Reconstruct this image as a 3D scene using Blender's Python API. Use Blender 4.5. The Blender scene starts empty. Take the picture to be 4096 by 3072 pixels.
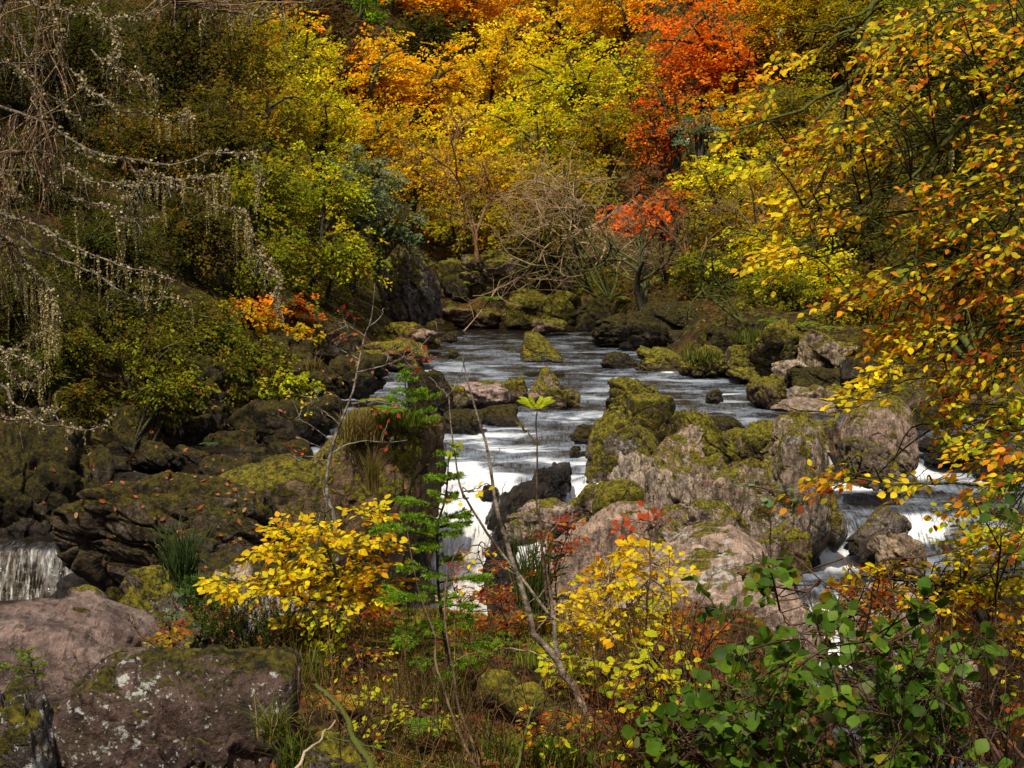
import bpy, bmesh, math
import numpy as np
C = bpy.context.scene.collection
F = 1407.0
CAMZ = 4.5
PITCH = math.atan(184.0 / F)
SP, CP = math.sin(PITCH), math.cos(PITCH)

# ------------------------------------------------------------------ helpers: survey points -> world
def at(px, py, Y):
    """world point seen in photo direction (px,py) standing at distance Y"""
    dx, dz, dy = (px - 512.0), -(py - 384.0), F
    y = dy * CP + dz * SP
    z = dz * CP - dy * SP
    k = Y / y
    return np.array([dx * k, Y, CAMZ + z * k])
def onz(px, py, z):
    dx, dz, dy = (px - 512.0), -(py - 384.0), F
    y = dy * CP + dz * SP
    zz = dz * CP - dy * SP
    k = (z - CAMZ) / zz
    return np.array([dx * k, y * k, z])
def pxm(n, Y): return n * Y / F
def sstep(a, b, x):
    t = np.clip((np.asarray(x, float) - a) / (b - a), 0, 1)
    return t * t * (3 - 2 * t)
def nrm(v): return v / np.maximum(np.linalg.norm(v, axis=-1, keepdims=True), 1e-9)

def _hash(ix, iy, iz):
    h = (ix.astype(np.uint32) * np.uint32(374761393) + iy.astype(np.uint32) * np.uint32(668265263) + iz.astype(np.uint32) * np.uint32(2147483647 - 58))
    h = (h ^ (h >> np.uint32(13))) * np.uint32(1274126177)
    h = h ^ (h >> np.uint32(16))
    return (h & np.uint32(0xFFFFFF)).astype(np.float64) / float(0xFFFFFF)
def vnoise(p):
    p = np.asarray(p, float)
    i = np.floor(p).astype(np.int64); f = p - i
    u = f * f * (3 - 2 * f)
    x, y, z = i[..., 0], i[..., 1], i[..., 2]
    def h(a, b, c): return _hash((x + a) & 0xFFFFFFF, (y + b) & 0xFFFFFFF, (z + c) & 0xFFFFFFF)
    def L(a, b, t): return a + (b - a) * t
    x00 = L(h(0,0,0), h(1,0,0), u[..., 0]); x10 = L(h(0,1,0), h(1,1,0), u[..., 0])
    x01 = L(h(0,0,1), h(1,0,1), u[..., 0]); x11 = L(h(0,1,1), h(1,1,1), u[..., 0])
    return L(L(x00, x10, u[..., 1]), L(x01, x11, u[..., 1]), u[..., 2])
def fbm(p, oct=4, gain=.5):
    a, s, t = 1.0, 0.0, 0.0
    p = np.asarray(p, float)
    for k in range(oct):
        s = s + a * (vnoise(p * (2.03 ** k) + 17.3 * k) - .5); t += a; a *= gain
    return s / t * 2

# ------------------------------------------------------------------ mesh builder
class MB:
    def __init__(s): s.v, s.f, s.c, s.p, s.n = [], [], [], [], 0
    def add(s, v, f, col=(1, 1, 1), par=None):
        v = np.asarray(v, float).reshape(-1, 3); m = len(v)
        c = np.empty((m, 3)); c[:] = col
        s.v.append(v); s.c.append(c)
        q = np.zeros((m, 3))
        if par is not None: q[:] = par
        s.p.append(q)
        f = np.asarray(f, np.int64); s.f.append(f + s.n); s.n += m
    def build(s, name, mat, parent=None, origin=None, smooth=True):
        o0 = np.zeros(3) if origin is None else np.asarray(origin, float)
        v = np.concatenate(s.v) - o0; c = np.concatenate(s.c); q = np.concatenate(s.p)
        me = bpy.data.meshes.new(name)
        me.vertices.add(len(v)); me.vertices.foreach_set('co', v.astype(np.float32).ravel())
        tot = np.concatenate([np.full(len(f), f.shape[1], np.int64) for f in s.f])
        idx = np.concatenate([f.ravel() for f in s.f])
        me.loops.add(len(idx)); me.loops.foreach_set('vertex_index', idx.astype(np.int32))
        me.polygons.add(len(tot))
        st = np.concatenate([[0], np.cumsum(tot)[:-1]])
        me.polygons.foreach_set('loop_start', st.astype(np.int32))
        me.polygons.foreach_set('loop_total', tot.astype(np.int32))
        me.polygons.foreach_set('use_smooth', np.full(len(tot), smooth))
        a = me.attributes.new('Col', 'FLOAT_COLOR', 'POINT')
        a.data.foreach_set('color', np.c_[c, np.ones(len(c))].astype(np.float32).ravel())
        a = me.attributes.new('Par', 'FLOAT_COLOR', 'POINT')
        a.data.foreach_set('color', np.c_[q, np.ones(len(q))].astype(np.float32).ravel())
        me.update(calc_edges=True); me.validate()
        me.materials.append(mat)
        o = bpy.data.objects.new(name, me); C.objects.link(o)
        if parent is not None: o.parent = parent
        elif origin is not None: o.location = tuple(o0)
        return o

def tag(o, label=None, cat=None, group=None, kind=None):
    if label: o['label'] = label
    if cat: o['category'] = cat
    if group: o['group'] = group
    if kind: o['kind'] = kind
    return o
def thing(name, label, cat, loc, group=None):
    o = bpy.data.objects.new(name, None); C.objects.link(o)
    o.location = tuple(float(x) for x in loc); o.empty_display_size = .1
    return tag(o, label, cat, group)

def tube(mb, P, R, sides=5, col=(1, 1, 1), cap=True):
    P = np.asarray(P, float); n = len(P)
    R = np.broadcast_to(np.asarray(R, float), (n,))
    T = np.gradient(P, axis=0); T = nrm(T)
    ref = np.array([0., 0., 1.]) if abs(T[0][2]) < .9 else np.array([1., 0., 0.])
    N = np.empty((n, 3)); a = np.cross(T[0], ref); N[0] = a / max(np.linalg.norm(a), 1e-9)
    for i in range(1, n):
        a = N[i-1] - T[i] * np.dot(N[i-1], T[i]); N[i] = a / max(np.linalg.norm(a), 1e-9)
    B = np.cross(T, N)
    th = np.arange(sides) * 2 * math.pi / sides
    ring = P[:, None, :] + R[:, None, None] * (np.cos(th)[None, :, None] * N[:, None, :] + np.sin(th)[None, :, None] * B[:, None, :])
    v = ring.reshape(-1, 3)
    i = np.arange(n - 1)[:, None] * sides; j = np.arange(sides)[None, :]; k = (j + 1) % sides
    f = np.stack([i + j, i + k, i + sides + k, i + sides + j], -1).reshape(-1, 4)
    mb.add(v, f, col)
    if cap and sides >= 4:
        e = (n - 1) * sides
        mb.add(v[e:e + sides], [list(range(sides))], col)
        mb.add(v[:sides], [list(range(sides))[::-1]], col)

def curve(pts, n=12):
    """Catmull-Rom through points"""
    P = np.asarray(pts, float)
    if len(P) == 2: return P[0] + (P[1] - P[0]) * np.linspace(0, 1, n)[:, None]
    Q = np.vstack([2 * P[0] - P[1], P, 2 * P[-1] - P[-2]])
    t = np.linspace(0, len(P) - 1 - 1e-6, n); i = t.astype(int); u = (t - i)[:, None]
    a, b, c, d = Q[i], Q[i+1], Q[i+2], Q[i+3]
    return .5 * ((2*b) + (-a + c)*u + (2*a - 5*b + 4*c - d)*u**2 + (-a + 3*b - 3*c + d)*u**3)

# ------------------------------------------------------------------ leaves
T_FAR = (np.array([[0,0,0],[.45,.36,.06],[1,0,-.04],[.5,-.36,.06]]), [np.array([[0,1,2,3]])])
def _leaf(wid, pw, nseg=4, fold=.16, curl=.12):
    v = []; ts = np.linspace(0, 1, nseg + 1)
    for t in ts: v.append([t, 0, -curl * t * t])
    for sgn in (1, -1):
        for t in ts[1:-1]:
            w = wid * (math.sin(math.pi * t ** pw))
            v.append([t, sgn * w, -curl * t * t + fold * w])
    m = nseg - 1; L = lambda k: nseg + k; Rr = lambda k: nseg + m + k
    q, tr = [], []
    tr.append([0, 1, L(1)]); tr.append([0, Rr(1), 1])
    for k in range(1, m):
        q.append([k, k+1, L(k+1), L(k)]); q.append([k, Rr(k), Rr(k+1), k+1])
    tr.append([m, nseg, L(m)]); tr.append([m, Rr(m), nseg])
    return (np.array(v), [np.array(q), np.array(tr)])
T_BEECH = _leaf(.33, .85)
T_ALDER = _leaf(.43, 1.15, 5, .14, .18)
T_LANCE = _leaf(.15, .8, 4, .2, .2)
T_MID = (np.array([[0,0,0],[.3,.28,.08],[.7,.26,.06],[1,0,-.06],[.7,-.26,.06],[.3,-.28,.08]]), [np.array([[0,1,2,3],[0,3,4,5]])])
T_NEEDLE = (np.array([[0,.09,0],[0,-.09,0],[1,-.03,0],[1,.03,0]]), [np.array([[0,1,2,3]])])

def put_leaves(mb, P, D, N, ln, tmpl, col, wid=1.0, par=None):
    """P,D,N (n,3); ln (n,)"""
    P = np.asarray(P); n = len(P)
    if n == 0: return
    D = nrm(D); S = nrm(np.cross(N, D)); N = np.cross(D, S)
    tv, tf = tmpl; m = len(tv)
    ln = np.broadcast_to(np.asarray(ln, float), (n,))
    w = np.broadcast_to(np.asarray(wid, float), (n,))
    V = (P[:, None, :] + ln[:, None, None] * (tv[None, :, 0:1] * D[:, None, :] + tv[None, :, 1:2] * S[:, None, :] * w[:, None, None] + tv[None, :, 2:3] * N[:, None, :]))
    col = np.repeat(np.broadcast_to(col, (n, 3)), m, axis=0)
    base = np.arange(n)[:, None, None] * m
    first = True
    for f in tf:
        ff = (f[None] + base).reshape(-1, f.shape[1])
        if first: mb.add(V.reshape(-1, 3), ff, col, par); off = mb.n - n * m; first = False
        else: mb.f.append(ff + off)

def pick(rng, pal, n):
    cs = np.array([p[:3] for p in pal], float); w = np.array([p[3] for p in pal], float)
    return cs[rng.choice(len(cs), n, p=w / w.sum())]

def fans(mb, rng, P0, A, W, nl, ln, tmpl, pal, up=(0, 0, 1), droop=.15, jit=.35, own=.35, flat=.25, fade=None, val=.22, wid=1.0, t0=.08):
    """flat leafy sprays. P0,A (M,3): root and axis vector; W (M,) half width / axis length; nl leaves each"""
    M = len(P0); P0 = np.asarray(P0); A = np.asarray(A)
    La = np.linalg.norm(A, axis=1)
    up = nrm(np.broadcast_to(up, (M, 3)) + rng.normal(0, flat, (M, 3)))
    S = nrm(np.cross(up, A)); U = nrm(np.cross(A, S))
    k = np.repeat(np.arange(M), nl); n = len(k)
    t = rng.uniform(t0, 1.02, n); sg = rng.choice([-1, 1], n)
    w = np.broadcast_to(W, (M,))[k] * La[k] * (.25 + .75 * np.sin(np.pi * np.clip(t, 0, 1) ** .8)) * rng.uniform(0, 1, n) ** .8
    P = P0[k] + A[k] * t[:, None] + S[k] * (sg * w)[:, None]
    P[:, 2] -= droop * La[k] * t * t
    P += U[k] * (rng.normal(0, .03, n) * La[k])[:, None]
    D = nrm(A[k]) * .7 + S[k] * (sg * .75)[:, None] + rng.normal(0, jit, (n, 3)); D[:, 2] -= droop
    N = U[k] + rng.normal(0, jit, (n, 3))
    base = pick(rng, pal, M)[k]
    alt = pick(rng, pal, n); o = rng.uniform(0, 1, n) < own
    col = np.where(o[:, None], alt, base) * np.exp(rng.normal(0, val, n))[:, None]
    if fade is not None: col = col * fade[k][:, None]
    put_leaves(mb, P, D, N, ln * rng.uniform(.65, 1.15, n), tmpl, col, wid)
    return P

# ------------------------------------------------------------------ materials
def newmat(name):
    m = bpy.data.materials.new(name); m.use_nodes = True
    nt = m.node_tree; nt.nodes.clear()
    out = nt.nodes.new('ShaderNodeOutputMaterial')
    return m, nt, out
class NT:
    def __init__(s, nt): s.nt = nt
    def n(s, t, **kw):
        x = s.nt.nodes.new('ShaderNode' + t)
        for k, v in kw.items(): setattr(x, k, v)
        return x
    def l(s, a, b): s.nt.links.new(a, b)
    def noise(s, vec, scale, detail=4, rough=.55):
        x = s.n('TexNoise'); x.inputs['Scale'].default_value = scale; x.inputs['Detail'].default_value = detail; x.inputs['Roughness'].default_value = rough
        if vec is not None: s.l(vec, x.inputs['Vector'])
        return x.outputs['Fac']
    def m(s, op, a, b=None, c=None, clamp=False):
        x = s.n('Math', operation=op); x.use_clamp = clamp
        for i, q in enumerate((a, b, c)):
            if q is None: continue
            if isinstance(q, (int, float)): x.inputs[i].default_value = q
            else: s.l(q, x.inputs[i])
        return x.outputs[0]
    def step(s, x, a, b):
        r = s.n('MapRange'); r.interpolation_type = 'SMOOTHSTEP'; s.l(x, r.inputs[0]); r.inputs[1].default_value = a; r.inputs[2].default_value = b
        return r.outputs[0]
    def mix(s, f, a, b, mode='MIX'):
        x = s.n('Mix', data_type='RGBA', blend_type=mode)
        for i, q in ((0, f), (6, a), (7, b)):
            if isinstance(q, (int, float)): x.inputs[i].default_value = q
            elif isinstance(q, tuple): x.inputs[i].default_value = (*q, 1)
            else: s.l(q, x.inputs[i])
        return x.outputs[2]
    def attr(s, name):
        a = s.n('Attribute', attribute_name=name); return a
    def bump(s, h, strength, dist, nrm=None):
        b = s.n('Bump'); b.inputs['Strength'].default_value = strength; b.inputs['Distance'].default_value = dist
        s.l(h, b.inputs['Height'])
        if nrm is not None: s.l(nrm, b.inputs['Normal'])
        return b.outputs[0]

def leaf_mat(name, trans=.38, rough=.5, spec=.25, veins=False):
    m, nt, out = newmat(name); g = NT(nt)
    a = g.attr('Col').outputs['Color']
    if veins:
        tc = g.n('TexCoord').outputs['Object']
        nz = g.noise(tc, 55, 3); a = g.mix(g.step(nz, .35, .7), g.mix(1.0, a, (.84, .74, .68), 'MULTIPLY'), a)
    p = g.n('BsdfPrincipled'); g.l(a, p.inputs['Base Color']); p.inputs['Roughness'].default_value = rough
    p.inputs['Specular IOR Level'].default_value = spec
    t = g.n('BsdfTranslucent'); g.l(g.mix(1.0, a, (1.25, 1.12, .6), 'MULTIPLY'), t.inputs['Color'])
    s = g.n('MixShader'); s.inputs[0].default_value = trans
    g.l(p.outputs[0], s.inputs[1]); g.l(t.outputs[0], s.inputs[2]); g.l(s.outputs[0], out.inputs[0])
    return m
M_LEAF = leaf_mat('autumn_foliage', .5, .7, .06)
M_NLEAF = leaf_mat('near_leaf', .5, .55, .12, True)
M_GREEN = leaf_mat('waxy_leaf', .3, .5, .15, True)
M_NEEDLE = leaf_mat('needle', .3, .6, .1)
M_GRASS = leaf_mat('grass_blade', .35, .6, .1)

def bark_mat(name, c0, c1, moss=0.0, lich=0.0):
    m, nt, out = newmat(name); g = NT(nt)
    tc = g.n('TexCoord').outputs['Object']
    n1 = g.noise(tc, 14, 5); n2 = g.noise(tc, 60, 3)
    col = g.mix(g.step(n1, .35, .68), c0, c1)
    col = g.mix(1.0, col, g.attr('Col').outputs['Color'], 'MULTIPLY')
    if lich > 0: col = g.mix(g.m('MULTIPLY', g.step(n2, .55, .62), lich), col, (.34, .36, .26))
    if moss > 0:
        nz = g.n('SeparateXYZ'); g.l(g.n('NewGeometry').outputs['Normal'], nz.inputs[0])
        f = g.step(g.m('ADD', g.m('ADD', nz.outputs[2], n1), moss - 1.2), .0, .35)
        col = g.mix(f, col, (.075, .085, .012))
    p = g.n('BsdfPrincipled'); g.l(col, p.inputs['Base Color']); p.inputs['Roughness'].default_value = .85
    p.inputs['Specular IOR Level'].default_value = .2
    g.l(g.bump(g.m('ADD', n1, g.m('MULTIPLY', n2, .5)), .8, .02), p.inputs['Normal'])
    g.l(p.outputs[0], out.inputs[0]); return m
M_BARK = bark_mat('dark_bark', (.018, .013, .009), (.06, .045, .03), .5, .3)
M_MBARK = bark_mat('mossy_bark', (.02, .016, .01), (.06, .05, .03), .95, .3)
M_TWIG = bark_mat('brown_twig', (.05, .028, .016), (.16, .10, .065))
M_PALE = bark_mat('pale_twig', (.26, .19, .12), (.42, .32, .22))
M_LARCH = bark_mat('larch_branch', (.06, .045, .035), (.17, .13, .10), 0, .7)
M_LICH = leaf_mat('beard_lichen', .2, .9, .05)

def rock_mat():
    m, nt, out = newmat('river_rock'); g = NT(nt)
    tc = g.n('TexCoord').outputs['Object']; oi = g.n('ObjectInfo').outputs['Random']
    off = g.n('VectorMath', operation='ADD'); g.l(tc, off.inputs[0])
    cx = g.n('CombineXYZ'); k = g.m('MULTIPLY', oi, 71.0)
    for i in range(3): g.l(k, cx.inputs[i])
    g.l(cx.outputs[0], off.inputs[1]); P = off.outputs[0]
    par = g.n('SeparateColor'); g.l(g.attr('Par').outputs['Color'], par.inputs[0])
    moss, wet, lich = par.outputs[0], par.outputs[1], par.outputs[2]
    geo = g.n('NewGeometry'); sx = g.n('SeparateXYZ'); g.l(geo.outputs['Normal'], sx.inputs[0]); nz = sx.outputs[2]
    big = g.noise(P, 1.3, 6, .6); mid = g.noise(P, 6, 8, .62); fine = g.noise(P, 38, 4, .6)
    mp = g.n('Mapping'); mp.inputs['Rotation'].default_value = (.5, .35, .2); mp.inputs['Scale'].default_value = (11, 3.4, 3.4); g.l(P, mp.inputs[0])
    stra = g.noise(mp.outputs[0], 2.2, 9, .68)
    base = g.attr('Col').outputs['Color']
    col = g.mix(g.step(mid, .3, .72), g.mix(1.0, base, (.38, .36, .36), 'MULTIPLY'), g.mix(1.0, base, (1.3, 1.25, 1.2), 'MULTIPLY'))
    col = g.mix(g.m('MULTIPLY', g.step(stra, .51, .61), .78), col, g.mix(1.0, base, (.28, .25, .24), 'MULTIPLY'))
    col = g.mix(g.m('MULTIPLY', g.step(stra, .40, .30), .65), col, g.mix(1.0, base, (1.6, 1.5, 1.4), 'MULTIPLY'))
    col = g.mix(g.m('MULTIPLY', g.step(big, .5, .7), .45), col, (.11, .075, .045))
    grit = g.noise(P, 85, 5, .7)
    col = g.mix(g.m('MULTIPLY', g.step(grit, .55, .68), .5), col, g.mix(1.0, col, (.35, .33, .32), 'MULTIPLY'))
    col = g.mix(g.m('MULTIPLY', g.step(grit, .44, .33), .45), col, g.mix(1.0, col, (1.9, 1.8, 1.65), 'MULTIPLY'))
    # water stains running down steep faces
    ms = g.n('Mapping'); ms.inputs['Scale'].default_value = (7, 7, .9); g.l(P, ms.inputs[0]); sn = g.noise(ms.outputs[0], 1.6, 6, .6)
    sf = g.m('MULTIPLY', g.step(sn, .48, .62), g.step(nz, .65, .15))
    col = g.mix(g.m('MULTIPLY', sf, .75), col, g.mix(1.0, col, (.28, .25, .24), 'MULTIPLY'))
    # pale lichen crusts
    ln = g.noise(P, 15, 9, .72); ln2 = g.noise(P, 2.1, 3)
    lf = g.m('MULTIPLY', g.m('ADD', g.m('MULTIPLY', g.step(g.m('ADD', ln, g.m('MULTIPLY', ln2, .5)), .825, .86), g.step(grit, .25, .5)), g.m('MULTIPLY', g.step(g.noise(P, 48, 3, .5), .66, .69), .8), clamp=True), g.step(lich, .02, .3))
    lth = g.m('MULTIPLY', lf, lich, clamp=True)
    col = g.mix(lth, col, (.52, .52, .47))
    # crevice dark
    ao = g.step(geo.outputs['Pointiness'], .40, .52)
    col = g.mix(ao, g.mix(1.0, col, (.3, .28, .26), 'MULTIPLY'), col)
    # wet
    col = g.mix(wet, col, g.mix(1.0, col, (.22, .20, .19), 'MULTIPLY'))
    # moss
    mn = g.noise(P, 3.2, 7, .6)
    e = g.m('ADD', g.m('MULTIPLY', nz, .80), g.m('MULTIPLY', g.m('SUBTRACT', mn, .5), 2.3))
    e = g.m('ADD', e, g.m('SUBTRACT', g.m('MULTIPLY', moss, 1.75), 1.12))
    mf = g.m('MULTIPLY', g.step(e, -.02, .14), g.m('SUBTRACT', 1.0, g.m('MULTIPLY', wet, .85)))
    m1 = g.noise(P, 11, 6, .7)
    mc = g.mix(g.step(g.m('ADD', g.m('MULTIPLY', m1, .6), g.m('MULTIPLY', fine, .4)), .38, .66), (.018, .017, .004), (.34, .285, .012))
    mc = g.mix(g.step(mn, .55, .75), mc, g.mix(1.0, mc, (.62, .36, .30), 'MULTIPLY'))
    bw = g.n('RGBToBW'); g.l(base, bw.inputs[0]); dkf = g.step(bw.outputs[0], .05, .15)
    mc = g.mix(dkf, g.mix(1.0, mc, (.26, .23, .25), 'MULTIPLY'), mc)  # moss dimmed on dark rocks: left bank's shade put into the colour
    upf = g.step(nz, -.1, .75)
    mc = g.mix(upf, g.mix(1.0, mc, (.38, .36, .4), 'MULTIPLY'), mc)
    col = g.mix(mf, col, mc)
    p = g.n('BsdfPrincipled'); g.l(col, p.inputs['Base Color'])
    r = g.m('SUBTRACT', .88, g.m('MULTIPLY', wet, .55)); g.l(r, p.inputs['Roughness'])
    p.inputs['Specular IOR Level'].default_value = .28
    h = g.m('ADD', g.m('ADD', g.m('MULTIPLY', mid, 1.0), g.m('MULTIPLY', stra, .7)), g.m('ADD', g.m('ADD', g.m('MULTIPLY', fine, .3), g.m('MULTIPLY', grit, .12)), g.m('MULTIPLY', g.m('MULTIPLY', m1, mf), 1.3)))
    g.l(g.bump(h, .9, .09), p.inputs['Normal'])
    g.l(p.outputs[0], out.inputs[0]); return m
M_ROCK = rock_mat()

def ground_mat():
    m, nt, out = newmat('mossy_ground'); g = NT(nt)
    P = g.n('TexCoord').outputs['Object']
    a = g.noise(P, .7, 6); b = g.noise(P, 5, 7, .65); c = g.noise(P, 26, 5, .65)
    soil = g.mix(g.step(c, .35, .7), (.014, .009, .005), (.06, .033, .015))
    litter = g.mix(g.step(c, .4, .6), (.05, .02, .008), (.17, .07, .02))
    moss = g.mix(g.step(b, .3, .7), (.02, .022, .004), (.115, .105, .010))
    col = g.mix(g.step(b, .48, .58), soil, moss)
    col = g.mix(g.m('MULTIPLY', g.step(a, .5, .65), g.step(c, .42, .55)), col, litter)
    dk = g.attr('Col').outputs['Color']
    col = g.mix(1.0, col, dk, 'MULTIPLY')
    p = g.n('BsdfPrincipled'); g.l(col, p.inputs['Base Color']); p.inputs['Roughness'].default_value = .95
    p.inputs['Specular IOR Level'].default_value = .15
    g.l(g.bump(g.m('ADD', b, g.m('MULTIPLY', c, .6)), 1.0, .12), p.inputs['Normal'])
    g.l(p.outputs[0], out.inputs[0]); return m
M_GROUND = ground_mat()

def water_mat():
    m, nt, out = newmat('peaty_water'); g = NT(nt)
    P = g.n('TexCoord').outputs['Object']
    foam_sheen = g.n('SeparateColor'); g.l(g.attr('Par').outputs['Color'], foam_sheen.inputs[0])
    mp = g.n('Mapping'); mp.inputs['Scale'].default_value = (1.0, .8, 1.0); g.l(P, mp.inputs[0])
    w0 = g.noise(mp.outputs[0], 1.9, 6, .72); w1 = g.noise(mp.outputs[0], 3.2, 5, .6); w2 = g.noise(mp.outputs[0], 11, 4, .6)
    mf = g.n('Mapping'); mf.inputs['Scale'].default_value = (7, 1.2, 1.2); g.l(P, mf.inputs[0])
    st = g.noise(mf.outputs[0], 2.4, 6, .65)
    tc2 = g.n('Mapping'); tc2.inputs['Scale'].default_value = (15, 1.6, 1.6); g.l(P, tc2.inputs[0]); st2 = g.noise(tc2.outputs[0], 2.0, 7, .7)
    f = g.m('ADD', foam_sheen.outputs[0], g.m('MULTIPLY', g.m('SUBTRACT', g.m('ADD', g.m('MULTIPLY', st, foam_sheen.outputs[1]), g.m('MULTIPLY', w0, g.m('SUBTRACT', 1.0, foam_sheen.outputs[1]))), .5), 1.5))
    f = g.m('SUBTRACT', f, g.m('MULTIPLY', g.m('MULTIPLY', g.step(g.m('ADD', g.m('MULTIPLY', st2, .6), g.m('MULTIPLY', w0, .4)), .47, .60), foam_sheen.outputs[1]), .55))
    f = g.m('MULTIPLY', g.step(f, .15, .74), g.step(foam_sheen.outputs[0], .01, .25))
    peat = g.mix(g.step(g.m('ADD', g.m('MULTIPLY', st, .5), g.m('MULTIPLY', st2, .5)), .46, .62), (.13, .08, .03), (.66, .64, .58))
    fc = g.mix(foam_sheen.outputs[2], g.mix(g.step(foam_sheen.outputs[0], .50, 1.0), (.19, .225, .285), (.86, .87, .90)), peat)  # blue-grey at low values paints reflected sky, white is froth
    wat = g.n('BsdfPrincipled'); wat.inputs['Base Color'].default_value = (.012, .008, .004, 1)
    wat.inputs['Roughness'].default_value = .06; wat.inputs['IOR'].default_value = 1.36
    bn = g.bump(g.m('ADD', g.m('MULTIPLY', w1, 1.0), g.m('MULTIPLY', w2, .35)), .75, .09); g.l(bn, wat.inputs['Normal'])
    fo = g.n('BsdfPrincipled'); g.l(fc, fo.inputs['Base Color']); fo.inputs['Roughness'].default_value = .6
    g.l(g.bump(g.m('ADD', st, w2), .6, .06), fo.inputs['Normal'])
    s = g.n('MixShader'); g.l(f, s.inputs[0]); g.l(wat.outputs[0], s.inputs[1]); g.l(fo.outputs[0], s.inputs[2])
    g.l(s.outputs[0], out.inputs[0]); return m
M_WATER = water_mat()
# ------------------------------------------------------------------ terrain
POLY = np.array([(-15,3),(-13.5,12),(-11,19),(-8.9,24),(-6.8,27.5),(-4.6,31.5),(-3.4,37),(-3.0,44),(-3.1,50),(-2.0,52.5),(.5,53),(2.6,52),(3.4,48),(4.3,43),(4.2,38.5),(6.2,34.5),(7.6,32.5),(9.4,29.5),(11,27),(14,24),(16.5,19),(17,12),(17,3)], float)
def poly_sd(x, y):
    d = np.full(x.shape, 1e9); ins = np.zeros(x.shape, bool)
    n = len(POLY)
    for i in range(n):
        a, b = POLY[i], POLY[(i + 1) % n]
        e = b - a; wx, wy = x - a[0], y - a[1]
        t = np.clip((wx * e[0] + wy * e[1]) / (e @ e), 0, 1)
        d = np.minimum(d, np.hypot(wx - e[0] * t, wy - e[1] * t))
        c = ((a[1] > y) != (b[1] > y)) & (x < (b[0]-a[0]) * (y - a[1]) / (b[1]-a[1] + 1e-12) + a[0])
        ins ^= c
    return np.where(ins, -d, d)
def gz(x, y):
    x = np.asarray(x, float); y = np.asarray(y, float)
    x, y = np.broadcast_arrays(x, y)
    d = poly_sd(x, y)
    p3 = np.stack([x, y, np.zeros_like(x)], -1)
    nz = fbm(p3 * .35, 4); n2 = fbm(p3 * 1.4 + 9, 3)
    left = sstep(0, -8, x)
    slope = .46 + .20 * left - .27 * sstep(3, 9, x) * sstep(66, 56, y)
    bank = .75 * sstep(-.1, 1.3, d) + slope * np.maximum(d - .7, 0) + (nz * .55 * sstep(0, 4, d) + n2 * .16)
    bank = bank + .18 * np.maximum(d - 30, 0) + .30 * np.maximum(y - 60, 0) * sstep(3, 9, x)
    bed = -2.1 + .5 * sstep(18, 30, y) * 1.6 + nz * .15
    z = np.where(d > -.1, np.maximum(bank, -1.0), bed)
    prof = np.interp(y, [-9, 0, 3, 5, 7, 9, 10, 11, 12.2, 13.5, 15], [3.4, 2.9, 2.6, 2.3, 2.05, 1.75, 1.5, 1.0, 0, -1.4, -2.6])
    nb = prof - 3.2 * sstep(.2, 2.2, x - .14 * y) * sstep(3, 6, y) - 1.6 * sstep(0, 2, -x - 1.6) * sstep(4.5, 8, y) - .9 * sstep(1.2, 3, -x) * sstep(4, 6, y)
    nb = nb + nz * .14 + n2 * .07
    return np.maximum(z, nb)
def spaced(lo, hi, fine_lo, fine_hi, h, grow=1.09):
    a = list(np.arange(fine_lo, fine_hi, h)); s = h
    while a[-1] < hi: s *= grow; a.append(a[-1] + s)
    b = []; s = h; q = fine_lo
    while q > lo: s *= grow; q -= s; b.append(q)
    return np.array(b[::-1] + a)
gx = spaced(-260, 260, -12, 14, .16); gy = spaced(-60, 420, 2.5, 56, .17)
X, Y = np.meshgrid(gx, gy); Z = gz(X, Y)
nx, ny = len(gx), len(gy)
i = np.arange(ny - 1)[:, None] * nx; j = np.arange(nx - 1)[None]
fq = np.stack([i + j, i + j + 1, i + j + 1 + nx, i + j + nx], -1).reshape(-1, 4)
mb = MB()
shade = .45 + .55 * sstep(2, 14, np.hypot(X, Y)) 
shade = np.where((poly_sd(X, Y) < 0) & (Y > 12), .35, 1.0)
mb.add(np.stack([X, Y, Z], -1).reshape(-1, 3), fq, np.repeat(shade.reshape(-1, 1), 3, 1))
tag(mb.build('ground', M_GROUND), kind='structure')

# ------------------------------------------------------------------ river
def wz(x, y):
    lip = 22.7 + .35 * (vnoise(np.stack([x * 1.1, y * 0, y * 0 + 3], -1)) - .5) + .18 * (x - .5)
    u = np.clip((lip - y) / 2.4, 0, 1)
    main = -1.75 * (u ** 1.35)
    def fl(k, s=1.0): return fbm(np.stack([x * s, y * .35, y * 0 + k], -1), 3)
    y1 = y + 1.1 * fl(3, .7); y2 = y + .9 * fl(9, .9); y3 = y + .8 * fl(15, .8)
    L = -.12 * sstep(31, 27, y) - .35 * sstep(26.2, 24.2, y1) - .30 * sstep(22.6, 21.4, y2) - .95 * sstep(20.9, 20.3, y + .25 * fl(2, 1.5))
    Rt = -.10 * sstep(28.0, 27.0, y1) - .40 * sstep(26.6, 24.8, y2 + .4 * np.sin(x * 1.3)) - .50 * sstep(22.4, 20.9, y1) - .6 * sstep(19.6, 17.8, y2)
    a = sstep(-2.2, -3.2, x); b = sstep(3.0, 4.0, x)
    return main * (1 - a) * (1 - b) + L * a + Rt * b
wx = np.arange(-13.5, 16, .07); wy = np.concatenate([np.arange(8, 30, .06), np.arange(30, 54.5, .1)])
X, Y = np.meshgrid(wx, wy)
W0 = wz(X, Y)
sl = np.abs(np.gradient(W0, axis=0) / np.gradient(Y, axis=0))
p = np.stack([X, Y, X * 0], -1)
near = sstep(34, 23, Y)
rip = .035 * fbm(p * np.array([1.1, 2.2, 1]), 4) + .016 * fbm(p * np.array([4.0, 7, 1]) + 5, 3)
mainf = sstep(-2.6, -2.0, X) * sstep(3.6, 3.0, X)
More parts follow.
